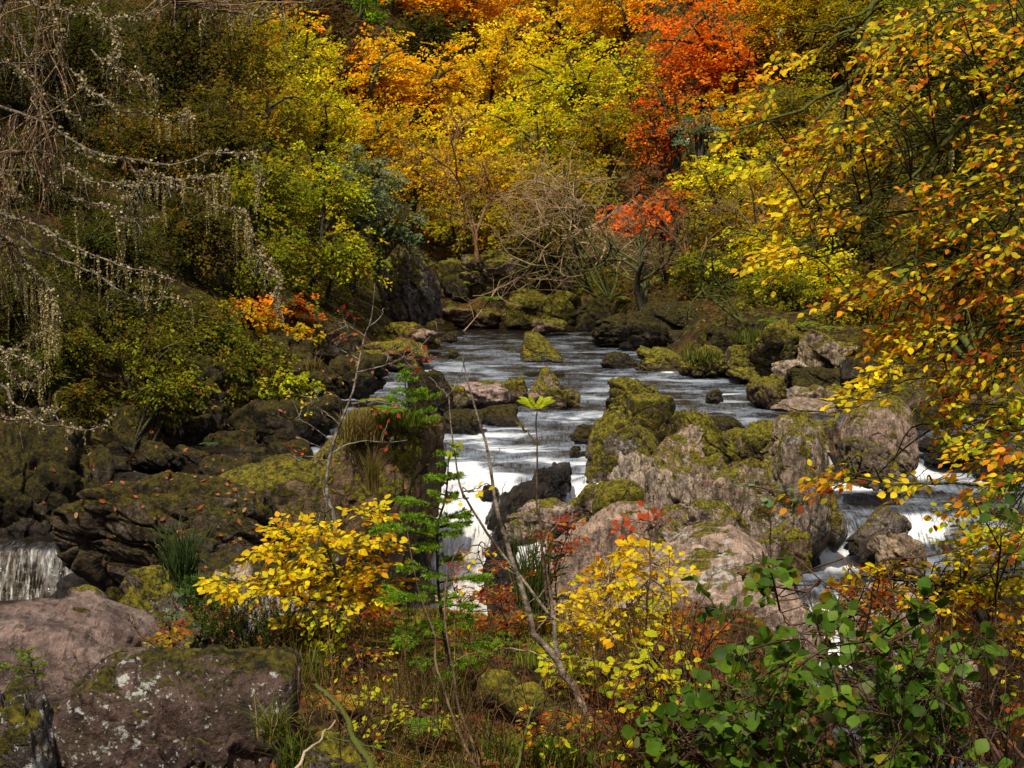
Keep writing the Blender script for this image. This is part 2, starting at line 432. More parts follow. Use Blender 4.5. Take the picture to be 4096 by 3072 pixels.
fall = sstep(.12, .6, sl) * np.where((X > 3.2), .35 + .65 * sstep(-.25, .3, fbm(p * .8 + 60, 3)), 1) * sstep(14, 16.5, Y)
rip = rip * (1 + .9 * near) + fall * .10 * fbm(np.stack([X * 2.5, Y * .6, X * 0], -1) + 3, 4) + (fall * .12 + .05 * mainf * sstep(24.5, 22.6, Y)) * fbm(np.stack([X * 1.3, Y * 1.3, X * 0], -1) + 31, 4)
Zw = W0 + rip
# foam: R froth and painted sky reflection, G streakiness along the flow, B peat tint
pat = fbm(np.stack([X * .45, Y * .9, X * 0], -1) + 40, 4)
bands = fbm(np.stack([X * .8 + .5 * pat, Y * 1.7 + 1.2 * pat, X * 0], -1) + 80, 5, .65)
foam_sheen = .17 + .22 * sstep(-.1, .5, bands) + sstep(50, 36, Y) * (.10 + .16 * sstep(-.3, .4, bands)) + sstep(33, 23.5, Y) * (.06 + .24 * sstep(-.4, .5, bands)) * mainf  # pale patches on the open pool paint the sky's reflection
foam_sheen = foam_sheen * sstep(53, 46, Y) + .03
foam_sheen = np.maximum(foam_sheen, .95 * fall)
tail = np.zeros_like(foam_sheen)
for (cx, cy, rx, ry, a) in ((7.2, 25.3, 1.9, .8, .95), (8.6, 24.7, 1.6, .5, .8), (5.95, 24.3, .75, .42, 1.25), (6.5, 24.9, .5, .3, 1.2), (5.0, 20.9, .8, .6, 1.0), (4.4, 18.4, 1.2, .9, .95), (-.6, 20.3, 1.7, 1.3, 1.35), (-8, 21.4, 2.0, .55, .6), (-7.0, 20.0, 1.5, .5, .9), (-6, 24.4, 1.8, .5, .6), (4.1, 36.9, .22, .3, 1.3), (5.0, 32.6, .6, .12, 1.1), (6.6, 31.9, .5, .12, 1.0)):
    tail = np.maximum(tail, a * np.exp(-((X - cx) / rx) ** 2 - ((Y - cy) / ry) ** 2))
foam_sheen = np.maximum(foam_sheen, tail)
foam_sheen = np.where(X < -4, foam_sheen * (.46 + .10 * fall), foam_sheen)
foam_sheen = foam_sheen * (1 - .75 * sstep(4.5, 6, X) * sstep(20.5, 19, Y))
peat = fall * (.35 + .65 * sstep(-.3, .4, pat)) * np.where(X < -4, 1, .55) + .3 * tail * sstep(23, 21, Y)
par = np.stack([foam_sheen, .25 + .7 * fall, np.clip(peat, 0, 1)], -1).reshape(-1, 3)
nx, ny = len(wx), len(wy)
i = np.arange(ny - 1)[:, None] * nx; j = np.arange(nx - 1)[None]
fq = np.stack([i + j, i + j + 1, i + j + 1 + nx, i + j + nx], -1).reshape(-1, 4)
keep = (gz(X, Y) < Zw + .35).reshape(-1)
fq = fq[keep[fq].any(1)]
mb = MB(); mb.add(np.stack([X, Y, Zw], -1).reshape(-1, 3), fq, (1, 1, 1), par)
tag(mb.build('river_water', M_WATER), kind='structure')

# ------------------------------------------------------------------ rocks
_ico = {}
def ico(s):
    if s not in _ico:
        bm = bmesh.new(); bmesh.ops.create_icosphere(bm, subdivisions=s, radius=1)
        bm.verts.ensure_lookup_table()
        _ico[s] = (np.array([v.co[:] for v in bm.verts]), np.array([[v.index for v in f.verts] for f in bm.faces])); bm.free()
    return _ico[s]
PINK, GREY, DARK, PURP, PALE, BROWN = (.45, .305, .23), (.34, .29, .24), (.075, .058, .042), (.26, .185, .165), (.52, .42, .31), (.23, .16, .095)
SCATTER = []
def rock_shape(seed, sub, cuts, p, rough, terr, freq, bed, taper, lean, yaw, extra):
    rng = np.random.default_rng(seed)
    v, f = ico(sub)
    Nn = list(nrm(rng.normal(0, 1, (cuts, 3)))); dd = list(rng.uniform(.68, 1.0, cuts))
    for ax in ((1,0,0),(-1,0,0),(0,1,0),(0,-1,0),(0,0,1),(0,0,-1)): Nn.append(np.array(ax, float)); dd.append(1.0)
    for q in extra: Nn.append(nrm(np.array(q[:3], float))); dd.append(q[3])
    Nn = np.array(Nn); dd = np.array(dd)
    g = (np.maximum(v @ Nn.T / dd, 0) ** p).sum(1) ** (1 / p)
    d = v.copy(); v = v / g[:, None]
    o = rng.uniform(0, 50, 3)
    v = v + d * (rough * fbm(v * 1.6 + o, 3) + rough * .36 * fbm(v * 4.2 + o, 5, .6))[:, None]
    if terr > 0:
        b = nrm(np.array(bed, float)); t1 = nrm(np.cross(b, [.2, .9, .3])); t2 = np.cross(b, t1)
        wv = v + .16 * np.stack([fbm(v * 2.3 + o + 11 * k, 3) for k in range(3)], -1)
        q = np.stack([wv @ b * freq * .62, wv @ t1 * freq * .30, wv @ t2 * freq * .26], -1)
        K = rng.uniform(-1, 1, (max(int(freq ** 2 * 3.2), 24), 3)) * np.array([freq * .75, freq * .4, freq * .35])
        dist = np.linalg.norm(q[:, None] - K[None], axis=2)
        ii = np.argpartition(dist, 1, axis=1)[:, :2]
        d12 = np.take_along_axis(dist, ii, 1); ii = np.take_along_axis(ii, np.argsort(d12, 1), 1); d12 = np.sort(d12, 1)
        off = rng.uniform(-1, 1, len(K)); tilt = rng.normal(0, .5, (len(K), 3))
        cell = off[ii[:, 0]] + ((q - K[ii[:, 0]]) * tilt[ii[:, 0]]).sum(1)
        crack = 1 - sstep(0, .10, d12[:, 1] - d12[:, 0])
        if sub >= 6:
            q2 = q * 2.4 + 3; K2 = rng.uniform(-1, 1, (170, 3)) * np.array([freq * .75, freq * .4, freq * .35]) * 2.4 + 3
            near = []
            for c0 in range(0, len(q2), 8192):
                dd2 = np.linalg.norm(q2[c0:c0 + 8192, None] - K2[None], axis=2); jj = np.argpartition(dd2, 1, axis=1)[:, :2]; e2 = np.take_along_axis(dd2, jj, 1); od = np.argsort(e2, 1); near.append((np.take_along_axis(jj, od, 1)[:, 0], np.ptp(e2, axis=1)))
            i2 = np.concatenate([a[0] for a in near]); g2 = np.concatenate([a[1] for a in near])
            v = v + d * (terr * (.5 * rng.uniform(-1, 1, 170)[i2] - .28 * (1 - sstep(0, .14, g2))))[:, None]
        fs = wv @ b * freq * 3.1 + .8 * fbm(v * 3 + o, 2); fs = np.abs(fs - np.round(fs)) * 2
        v = v + d * (terr * (1.25 * cell - .55 * crack + .28 * (fs - .5) * vnoise(v * 2.5 + o)))[:, None]
    hz = (v[:, 2] + 1) / 2
    v[:, :2] *= (1 - taper * np.clip(hz, 0, 1.2))[:, None]
    v[:, 0] += lean * hz
    c, s_ = math.cos(yaw), math.sin(yaw)
    v = np.c_[v[:, 0] * c - v[:, 1] * s_, v[:, 0] * s_ + v[:, 1] * c, v[:, 2]]
    return v, f
def add_rock(name, label, c, size, seed, sub=4, col=GREY, moss=.5, lich=.2, wl=None, cuts=9, p=12, rough=.19, terr=.105, freq=4.0, bed=(.8, .2, .5), taper=.12, lean=0, yaw=0, extra=(), group='boulders along the river', litter=0, cat='rock'):
    v, f = rock_shape(seed, sub, cuts, p, rough, terr, freq, bed, taper, lean, yaw, extra)
    lo, hi = v.min(0), v.max(0)
    v = ((v - lo) / (hi - lo) - .5) * np.array(size); w = v + np.array(c)
    wet = np.zeros(len(v))
    if wl is not None: wet = 1 - sstep(wl + .06, wl + .26, w[:, 2] + .08 * fbm(w * 3, 3))
    par = np.c_[np.full(len(v), moss), wet, np.full(len(v), lich)]
    mb = MB(); mb.add(w, f, col, par)
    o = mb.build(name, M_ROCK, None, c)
    tag(o, label, cat, group)
    if litter: SCATTER.append((w, f, litter, seed))
    return o
def prock(label, x0, x1, y0, y1, Yd, seed, name='boulder', dep=.8, **kw):
    a, b = at(x0, y0, Yd), at(x1, y1, Yd)
    c = (a + b) / 2; w = b[0] - a[0]; h = a[2] - b[2]
    return add_rock(name, label, c, (w, max(w * dep, .25), h), seed, **kw)

ST = dict(terr=.10, freq=4.5, bed=(.75, .1, .55))
ROCKS = [
 # --- foreground
 ('big purple-grey slab at the front left, spotted with white lichen', 36, 306, 655, 900, 5.6, dict(name='lichen_slab', seed=3, sub=7, dep=.55, col=(.125, .078, .072), moss=.34, lich=.95, terr=.055, freq=5, bed=(.9, .1, .35), p=16, cuts=4, rough=.085, taper=.02, extra=((0,-.95,.25,.8),(.1,-.3,1,.95),(-.7,0,.7,1.05)))),
 ('cracked slab at the bottom left corner with a white seam', -70, 60, 690, 900, 5.3, dict(name='lichen_slab', seed=5, sub=6, dep=.8, col=(.115, .09, .085), moss=.42, lich=.85, p=10, terr=.07, freq=3)),
 ('low lichen-flecked rock under the grass at the bottom edge', 285, 395, 728, 860, 5.4, dict(name='rock', seed=8, sub=6, dep=.7, col=(.16, .135, .115), moss=.55, lich=.85, terr=.05)),
 ('smooth purple-grey bedrock hump at the left edge', -60, 165, 602, 760, 10.2, dict(name='bedrock', seed=11, sub=6, dep=.9, col=PURP, moss=.12, lich=.25, rough=.09, p=7, cuts=6, terr=.03, freq=2.5)),
 ('flat purple bedrock shelf behind the lichen slab', 60, 215, 640, 740, 8.6, dict(name='bedrock', seed=12, sub=6, dep=.8, col=PURP, moss=.2, lich=.25, rough=.09, p=7)),
 ('moss-hung rounded rock below the broom tuft', 82, 240, 562, 690, 11.6, dict(name='boulder', seed=14, sub=6, dep=.8, col=(0.256, 0.214, 0.180), moss=.56, lich=.55, p=8, rough=.1, extra=((-.6,0,.8,.8),))),
 ('grey rock shelf left of the moss-hung rock', 48, 130, 582, 660, 12.0, dict(name='rock', seed=15, sub=5, col=PURP, moss=.32, lich=.2, rough=.1)),
 ('small pointed pale rock behind the yellow sapling', 205, 262, 562, 620, 13.0, dict(name='rock', seed=16, sub=5, col=PALE, moss=.25, lich=.3, taper=.4)),
 ('whitish rock behind the yellow sapling leaves', 245, 318, 580, 650, 12.4, dict(name='rock', seed=17, sub=5, col=(0.435, 0.378, 0.336), moss=.12, lich=.4)),
 ('pinkish rock ledge right of the yellow sapling trunk', 312, 400, 612, 690, 9.6, dict(name='rock', seed=18, sub=5, col=(0.461, 0.353, 0.302), moss=.3, lich=.6, rough=.1, terr=.05)),
 ('big sunlit grey-pink slab behind the yellow shrub', 588, 812, 534, 720, 14.2, dict(name='slab_rock', seed=21, sub=7, dep=.8, col=(0.435, 0.315, 0.249), moss=.24, lich=.75, p=7, cuts=3, rough=.08, terr=.022, freq=7, bed=(-.25, .35, .9), taper=.1, extra=((.85,0,.55,.72),(-.75,0,.6,.78),(-.2,-.4,1,.9)), litter=.0)),
 # --- left of the fall
 ('long dark leaf-strewn boulder between the cascade and the fall', 52, 292, 470, 590, 19.0, dict(seed=31, sub=7, dep=.5, col=(.10, .07, .045), moss=.54, lich=.2, wl=-1.5, p=8, rough=.08, litter=1.0, extra=((-.5,0,.85,.8),(.2,-.6,.8,.9)))),
 ('tall mossy block with grass on top beside the fall', 262, 446, 404, 590, 20.0, dict(name='rock_block', seed=33, sub=7, dep=.75, col=(.19, .125, .065), moss=.56, lich=.15, wl=-1.6, p=12, cuts=4, rough=.10, taper=.06, lean=.42, terr=.05, bed=(.9,.1,.1), freq=5, litter=.25, extra=((-.72,-.1,.55,.62),(.1,0,1,.93),(.95,-.35,-.08,.80),(-.12,-1,.15,.86)))),
 ('dark low rock at the foot of the tall mossy block', 190, 300, 545, 605, 17.6, dict(name='rock', seed=34, sub=5, col=DARK, moss=.45, wl=-1.4, litter=.4)),
 ('wet black rock shelf beside the left cascade', 34, 180, 552, 622, 19.9, dict(name='wet_rock', seed=35, sub=5, col=(.12, .105, .11), moss=.05, wl=-.3, rough=.2)),
 ('dark mossy rock splitting the left stream', 192, 258, 455, 500, 24.2, dict(seed=36, sub=5, col=DARK, moss=.6, wl=-.3, litter=.7)),
 ('low mossy rock by the left stream rapids', 250, 312, 458, 500, 23.6, dict(seed=37, sub=5, col=DARK, moss=.66, wl=-.3, litter=.3)),
 ('flat wet stone ending the left stream', 108, 178, 470, 500, 23.8, dict(name='wet_rock', seed=38, sub=5, col=DARK, moss=.3, wl=-.25, litter=.3)),
 ('dark dome boulder at the left bank, leaves on its flank', 100, 190, 400, 480, 26.6, dict(seed=41, sub=5, col=DARK, moss=.68, litter=.5)),
 ('mossy hump at the far left, green in the shade', -40, 88, 408, 560, 22.5, dict(seed=42, sub=6, dep=.9, col=DARK, moss=.82, rough=.12, litter=.15)),
 ('dark boulder below the mossy hump at the left edge', 40, 120, 445, 530, 22.8, dict(seed=43, sub=5, col=DARK, moss=.55, litter=.5)),
 ('shaded leaf-covered rock by the left cascade lip', -10, 70, 492, 548, 22.2, dict(name='rock', seed=44, sub=5, col=DARK, moss=.45, wl=-.8, litter=1.0)),
 ('tall shaded mossy rock face under the left trees', 118, 232, 352, 462, 28.0, dict(seed=45, sub=6, col=DARK, moss=.62, rough=.2)),
 ('mossy rock stepping down to the left stream', 158, 230, 395, 455, 27.4, dict(seed=46, sub=5, col=DARK, moss=.7, litter=.5)),
 ('rounded mossy stone over the left stream', 225, 290, 398, 450, 27.2, dict(seed=47, sub=5, col=DARK, moss=.72, litter=.5)),
 ('mossy stone above the left stream rapids', 205, 262, 430, 468, 26.4, dict(seed=48, sub=5, col=DARK, moss=.7, litter=.4)),
 ('hummocky mossy rock behind the tall block', 255, 330, 398, 455, 26.5, dict(seed=49, sub=5, col=DARK, moss=.72, litter=.7)),
 ('green mossy mound beside the left shore path', 265, 340, 360, 400, 30.0, dict(seed=50, sub=5, col=DARK, moss=.85, litter=.4)),
 ('low mossy boulder at the bend of the left shore', 320, 388, 352, 402, 30.6, dict(seed=51, sub=5, col=DARK, moss=.75, litter=.5)),
 ('mossy rock beside the leaf-littered hollow', 250, 318, 330, 372, 33.0, dict(seed=52, sub=5, col=DARK, moss=.78, litter=.5)),
 ('dark rock with a leafy ledge on the left shore', 318, 362, 320, 356, 35.0, dict(seed=53, sub=5, col=DARK, moss=.6, litter=.8)),
 ('brown stony ledge at the left shoreline', 350, 432, 338, 372, 37.5, dict(name='rock', seed=54, sub=5, col=BROWN, moss=.5, wl=0, litter=.8, rough=.25)),
 ('low mossy ledge where the left shore meets the pool', 372, 440, 322, 350, 41.0, dict(name='rock', seed=55, sub=5, col=BROWN, moss=.6, wl=0, litter=.4, rough=.25)),
 ('small pink stone at the tip of the left ledge', 412, 438, 328, 342, 40.6, dict(name='rock', seed=56, sub=4, col=PINK, moss=.2, wl=0)),
 # --- far end of the pool
 ('tall dark cliff block at the far left of the pool', 382, 442, 243, 326, 46.0, dict(name='cliff_block', seed=61, sub=6, dep=.9, col=(.17, .14, .125), moss=.48, lich=.5, rough=.2, terr=.12, p=12, taper=.05)),
 ('layered mossy boulder on the far bank', 455, 522, 250, 300, 50.5, dict(seed=62, sub=6, dep=.8, col=(0.282, 0.214, 0.157), moss=.62, lich=.35, terr=.14, freq=2.6, bed=(.1, .1, 1), p=10, taper=.05)),
 ('mossy shoulder left of the layered boulder', 436, 478, 258, 300, 51.0, dict(seed=63, sub=5, col=BROWN, moss=.8, rough=.2)),
 ('tilted mossy stone in front of the layered boulder', 442, 470, 275, 304, 49.0, dict(seed=64, sub=4, col=DARK, moss=.75)),
 ('brown rock ledge at the head of the pool', 436, 500, 306, 327, 50.5, dict(name='rock', seed=65, sub=5, col=(0.307, 0.202, 0.133), moss=.3, wl=0, rough=.25, terr=.1)),
 ('dark stone at the head of the pool', 470, 502, 308, 326, 50.0, dict(name='rock', seed=66, sub=4, col=BROWN, moss=.5, wl=0)),
 ('pink stones at the waterline of the far bank', 500, 540, 312, 328, 50.0, dict(name='rock', seed=67, sub=5, col=PINK, moss=.3, wl=0, rough=.35)),
 ('mossy mound on the far bank right of the ledge', 505, 560, 288, 325, 49.5, dict(seed=68, sub=5, col=BROWN, moss=.8, wl=0)),
 ('rounded mossy mound at the far bank', 540, 584, 290, 328, 48.5, dict(seed=69, sub=5, col=BROWN, moss=.82, wl=0)),
 ('mossy bank rock right of the far mound', 575, 615, 296, 332, 47.0, dict(seed=70, sub=5, col=DARK, moss=.75, wl=0)),
 ('small dark rock with a stick at the far shoreline', 530, 568, 318, 334, 47.0, dict(name='rock', seed=71, sub=4, col=BROWN, moss=.5, wl=0)),
 ('long slanting mossy rock at the far right shore', 590, 650, 312, 346, 43.5, dict(seed=72, sub=6, dep=1.0, col=DARK, moss=.66, wl=0, lean=.4)),
 ('big dark overhanging rock under the fork tree', 632, 712, 300, 345, 43.0, dict(seed=73, sub=6, dep=.8, col=DARK, moss=.62, rough=.14)),
 ('mossy rib beside the overhanging rock', 615, 668, 318, 350, 42.0, dict(seed=74, sub=5, col=DARK, moss=.68, wl=0, lean=-.4)),
 ('dark stone under the overhang', 668, 690, 330, 348, 41.5, dict(name='rock', seed=75, sub=4, col=DARK, moss=.4)),
 # --- right bank
 ('mossy ledge rock at the right shore', 634, 690, 346, 380, 37.5, dict(seed=81, sub=6, col=BROWN, moss=.75, wl=0, rough=.28)),
 ('low mossy rock beside the white froth fleck', 600, 640, 352, 372, 38.0, dict(name='rock', seed=82, sub=5, col=DARK, moss=.6, wl=0, rough=.25)),
 ('grassy mossy rock along the right shore', 680, 735, 344, 382, 36.0, dict(seed=83, sub=6, col=BROWN, moss=.8, wl=0, rough=.28)),
 ('brown-edged ledge on the right shore', 725, 790, 345, 388, 34.8, dict(seed=84, sub=6, col=(.2, .15, .11), moss=.62, wl=0, rough=.28)),
 ('mossy hummock above the right shore', 700, 752, 325, 358, 37.5, dict(seed=85, sub=5, col=DARK, moss=.85)),
 ('dark mossy stone under the ferns', 740, 785, 318, 352, 37.8, dict(seed=86, sub=5, col=DARK, moss=.75)),
 ('pale cracked outcrop on the right bank', 795, 868, 328, 385, 33.0, dict(name='outcrop', seed=87, sub=6, col=(0.384, 0.296, 0.209), moss=.45, lich=.2, terr=.12, freq=3.2, bed=(1,.1,.15), p=12)),
 ('mossy slope rock left of the pale outcrop', 752, 822, 318, 372, 34.0, dict(seed=88, sub=6, col=BROWN, moss=.82, lean=.4)),
 ('tilted pale slab at the right shore', 772, 808, 358, 385, 32.6, dict(name='slab_rock', seed=89, sub=5, col=PALE, moss=.25, terr=.06)),
 ('dark mossy boulder over the inlet', 785, 850, 366, 402, 31.6, dict(seed=90, sub=6, col=DARK, moss=.66, rough=.2)),
 ('dark angular boulder above the round one', 838, 885, 355, 398, 31.0, dict(seed=91, sub=5, col=DARK, moss=.55)),
 ('round-topped mossy boulder at the inlet', 748, 788, 374, 416, 30.4, dict(seed=92, sub=6, dep=.9, col=BROWN, moss=.62, wl=0, rough=.1, p=5)),
 ('smooth water-worn saddle stone at the inlet', 770, 836, 398, 416, 30.0, dict(name='rock', seed=93, sub=5, col=(0.320, 0.239, 0.174), moss=.05, wl=-.2, rough=.12, p=4)),
 ('hollowed pale stone behind the saddle stone', 786, 824, 385, 412, 30.6, dict(name='rock', seed=94, sub=5, col=(0.307, 0.239, 0.174), moss=.25, rough=.2)),
 ('brown mossy stone right of the saddle stone', 822, 858, 384, 414, 30.2, dict(name='rock', seed=95, sub=5, col=BROWN, moss=.5, rough=.2)),
 ('dark boulder behind the beech leaves on the right', 880, 945, 372, 425, 30.0, dict(seed=96, sub=5, col=BROWN, moss=.6)),
 ('shaded rock at the right edge under the leaves', 940, 1030, 362, 430, 29.5, dict(seed=97, sub=5, col=BROWN, moss=.55)),
 ('mossy stone lying low at the right inlet', 905, 960, 405, 440, 28.0, dict(seed=98, sub=5, col=DARK, moss=.65, wl=-.2)),
 # --- in the pool
 ('wedge-shaped mossy boulder alone in the pool', 520, 563, 331, 362, 36.2, dict(seed=101, sub=6, dep=.9, col=(.17, .135, .095), moss=.62, lich=.45, wl=-.02, p=7, cuts=2, rough=.12, taper=.6, lean=-.45, terr=.05, bed=(.5,.1,.85))),
 ('tiny mossy rock in the pool near the left shore', 447, 459, 349, 359, 35.8, dict(name='rock', seed=102, sub=4, col=DARK, moss=.75, wl=-.05)),
 ('small dark rock upstream in the pool', 440, 458, 331, 344, 40.5, dict(name='rock', seed=103, sub=4, col=DARK, moss=.6, wl=0)),
 ('pyramid-shaped mossy rock in midstream', 527, 562, 366, 402, 31.4, dict(seed=104, sub=6, dep=.9, col=(0.307, 0.227, 0.151), moss=.58, wl=-.1, taper=.62, p=10, rough=.12)),
 ('pointed mossy rock left of the pyramid rock', 500, 528, 376, 406, 30.6, dict(seed=105, sub=5, col=BROWN, moss=.68, wl=-.1, taper=.5, rough=.15)),
 ('arched mossy rock in front of the pyramid rock', 543, 568, 387, 408, 30.0, dict(seed=106, sub=5, col=BROWN, moss=.66, wl=-.1, rough=.22)),
 ('jagged grassy rock right of the midstream group', 560, 581, 388, 408, 30.4, dict(seed=107, sub=5, col=BROWN, moss=.6, wl=-.1, rough=.25, taper=.3)),
 ('pink flat stone in the midstream group', 524, 546, 392, 406, 30.9, dict(name='rock', seed=108, sub=4, col=(.42, .27, .23), moss=.02, wl=-.2)),
 ('pale pink shelf of wet rock left of midstream', 446, 512, 383, 408, 30.4, dict(name='rock', seed=109, sub=5, col=(.42, .30, .27), moss=.06, wl=-.35, rough=.2)),
 ('mossy crest behind the pink shelf', 470, 510, 379, 398, 31.6, dict(seed=110, sub=5, col=BROWN, moss=.55, wl=-.1, rough=.22)),
 ('low mossy dome in the near stream', 478, 520, 405, 427, 28.2, dict(seed=111, sub=6, dep=.9, col=DARK, moss=.74, wl=0, p=6, rough=.1, terr=.03)),
 ('square-cut mossy boulder by the tall block', 442, 486, 410, 438, 27.2, dict(seed=112, sub=6, dep=.9, col=DARK, moss=.66, wl=0, p=16, cuts=4, rough=.08)),
 ('mossy ridge rock behind the spruce tips', 405, 455, 366, 425, 29.2, dict(seed=113, sub=6, col=DARK, moss=.72, wl=0, lean=-.5, rough=.15)),
 ('dark lump between the ridge rock and the pink shelf', 432, 470, 385, 412, 29.6, dict(name='rock', seed=114, sub=5, col=BROWN, moss=.6, wl=0, rough=.25)),
 ('black wet boulder parting the fall at its lip', 530, 572, 462, 512, 22.0, dict(name='wet_rock', seed=115, sub=6, dep=.9, col=(.10, .095, .10), moss=.02, wl=.2, p=10, rough=.1)),
 ('sloping wet rock under the fall beside the black boulder', 484, 548, 482, 545, 21.4, dict(name='wet_rock', seed=116, sub=5, col=(.12, .10, .09), moss=.02, wl=.3, lean=.5, rough=.12)),
 ('tiny mossy knob near the outcrop waterline', 569, 581, 446, 456, 24.4, dict(name='rock', seed=117, sub=4, col=DARK, moss=.65, wl=-.05)),
 ('small dark rock in the right arm of the pool', 705, 723, 389, 404, 29.4, dict(name='rock', seed=118, sub=4, col=DARK, moss=.6, wl=-.05)),
 # --- the central outcrop, right of the fall
 ('mossy lumpy crown at the back of the outcrop', 594, 672, 376, 440, 26.0, dict(name='outcrop', seed=121, sub=6, dep=.7, col=BROWN, moss=.78, lich=.2, wl=0, rough=.26)),
 ('square-shouldered mossy knob of the outcrop', 622, 682, 393, 460, 24.4, dict(name='outcrop', seed=122, sub=6, dep=.8, col=BROWN, moss=.80, lich=.4, wl=-.2, p=14, cuts=4, rough=.12, terr=.05)),
 ('broad mossy flank of the outcrop facing the stream', 582, 668, 412, 505, 23.0, dict(name='outcrop', seed=123, sub=7, dep=.8, col=(.19, .145, .11), moss=.60, lich=.55, wl=-.3, rough=.16, p=10, taper=.35, terr=.04)),
 ('low dark mossy foot of the outcrop in the stream', 568, 612, 424, 446, 24.6, dict(name='rock', seed=124, sub=5, col=DARK, moss=.68, wl=0, rough=.22)),
 ('bare lichen-flecked face right of the mossy flank', 640, 716, 436, 516, 22.4, dict(name='outcrop', seed=225, sub=7, dep=.8, col=(0.384, 0.277, 0.191), moss=.44, lich=.65, terr=.10, bed=(.9,.1,.3), p=8, rough=.2, taper=.5, lean=-.2)),
 ('diagonal moss-striped ridge of the outcrop', 672, 752, 408, 480, 23.6, dict(name='outcrop', seed=126, sub=6, dep=.6, col=BROWN, moss=.82, lich=.35, lean=-.9, taper=.55, rough=.12)),
 ('pale grooved rock fin in the middle of the outcrop', 604, 672, 450, 530, 21.0, dict(name='outcrop', seed=127, sub=7, dep=.7, col=(0.474, 0.384, 0.296), moss=.24, lich=.5, terr=.14, freq=5.5, bed=(.9, .1, .25), p=10, taper=.35, rough=.14)),
 ('grooved grey hump right of the pale fin', 652, 706, 468, 545, 20.6, dict(name='outcrop', seed=128, sub=6, dep=.8, col=(0.397, 0.315, 0.261), moss=.30, lich=.45, terr=.12, freq=4.5, bed=(.8,.1,.5), p=7, rough=.12)),
 ('bright yellow-green moss cushion rock', 592, 650, 478, 540, 19.9, dict(name='mossy_rock', seed=129, sub=6, dep=.8, col=BROWN, moss=.95, p=4, rough=.06, terr=.02, extra=((0,-.9,-.2,.9),))),
 ('moss-edged ramp left of the moss cushion', 566, 628, 482, 530, 21.2, dict(name='outcrop', seed=130, sub=6, col=(0.333, 0.252, 0.197), moss=.60, lean=.6, taper=.4, rough=.1)),
 ('tall pink rock wall with a dark cleft', 540, 662, 502, 640, 18.8, dict(name='rock_wall', seed=131, sub=7, dep=.7, col=(0.422, 0.296, 0.226), moss=.16, lich=.35, terr=.045, freq=5, bed=(1,.05,.12), p=14, cuts=4, rough=.08, taper=.12, wl=-1.5, extra=((-.5,0,.85,.8),))),
 ('low pink ledge at the side of the fall', 504, 575, 500, 545, 20.0, dict(name='rock', seed=132, sub=6, col=(0.410, 0.302, 0.255), moss=.34, lich=.2, wl=-.5, rough=.14)),
 ('mossy brown step beneath the grooved hump', 646, 704, 505, 560, 19.6, dict(name='outcrop', seed=133, sub=6, col=(0.358, 0.265, 0.197), moss=.52, lich=.3, terr=.08)),
 ('high moss-backed crag beside the right stream', 752, 848, 424, 580, 20.6, dict(name='crag', seed=134, sub=7, dep=.75, col=(0.307, 0.233, 0.174), moss=.54, lich=.5, terr=.06, freq=5, bed=(.9,.1,.2), p=11, rough=.12, taper=.38, wl=-.8, extra=((.85,-.45,.25,.72),))),
 ('flat-topped shelf leading to the crag', 706, 790, 458, 560, 20.4, dict(name='outcrop', seed=135, sub=7, dep=.7, col=(0.358, 0.271, 0.197), moss=.48, lich=.45, terr=.06, freq=4, bed=(.9,.2,.2), p=12, rough=.1, extra=((-.2,0,1,.86),))),
 ('pointed tan rock behind the crag', 762, 828, 410, 470, 23.2, dict(name='outcrop', seed=136, sub=6, dep=.7, col=(0.435, 0.340, 0.232), moss=.45, lich=.3, terr=.12, bed=(.8,.1,.5), taper=.5)),
 ('mossy block left of the pointed tan rock', 740, 786, 420, 470, 23.6, dict(name='outcrop', seed=137, sub=5, col=BROWN, moss=.70, p=12)),
 ('dark curved rock in the middle of the outcrop', 706, 762, 428, 468, 24.0, dict(name='rock', seed=138, sub=5, col=(.17, .13, .11), moss=.45, rough=.25)),
 ('dark knobs on the far side of the outcrop', 690, 752, 416, 445, 25.6, dict(name='rock', seed=139, sub=5, col=DARK, moss=.6, wl=0, rough=.3)),
 ('brown stone wedged behind the round boulder', 812, 842, 418, 458, 24.4, dict(name='rock', seed=140, sub=5, col=BROWN, moss=.55)),
 ('rounded pink-grey pillow stone below the shelf', 686, 740, 498, 545, 18.8, dict(name='rock', seed=141, sub=6, col=(0.410, 0.315, 0.249), moss=.42, lich=.4, terr=.07, p=6)),
 ('mossy pillow stone at the back of the big slab', 708, 748, 510, 556, 17.6, dict(name='rock', seed=142, sub=5, col=(0.358, 0.265, 0.197), moss=.62, lich=.3, p=5)),
 ('small pale stepped stones at the back of the big slab', 655, 712, 522, 570, 17.8, dict(name='rock', seed=143, sub=6, col=(0.448, 0.353, 0.278), moss=.28, lich=.5, terr=.14, rough=.25)),
 ('purple-pink rock face below the crag', 742, 800, 520, 620, 17.8, dict(name='rock', seed=144, sub=6, col=(0.320, 0.227, 0.191), moss=.48, lich=.45, terr=.05)),
 ('mossy round stone at the foot of the crag', 780, 812, 528, 575, 17.6, dict(name='rock', seed=145, sub=5, col=BROWN, moss=.66)),
 ('broad cracked base of the outcrop, seen between its knobs', 578, 852, 446, 660, 22.6, dict(name='outcrop', seed=161, sub=7, dep=.42, col=(.26, .185, .125), moss=.52, lich=.5, terr=.13, freq=6, bed=(.9,.1,.3), p=9, rough=.2, taper=.2, wl=-1.2)),
 ('thin upright rock plate beside the moss cushion', 640, 668, 486, 540, 19.6, dict(name='outcrop', seed=162, sub=6, col=(.44, .33, .26), moss=.25, lich=.4, terr=.12, freq=6, taper=.4)),
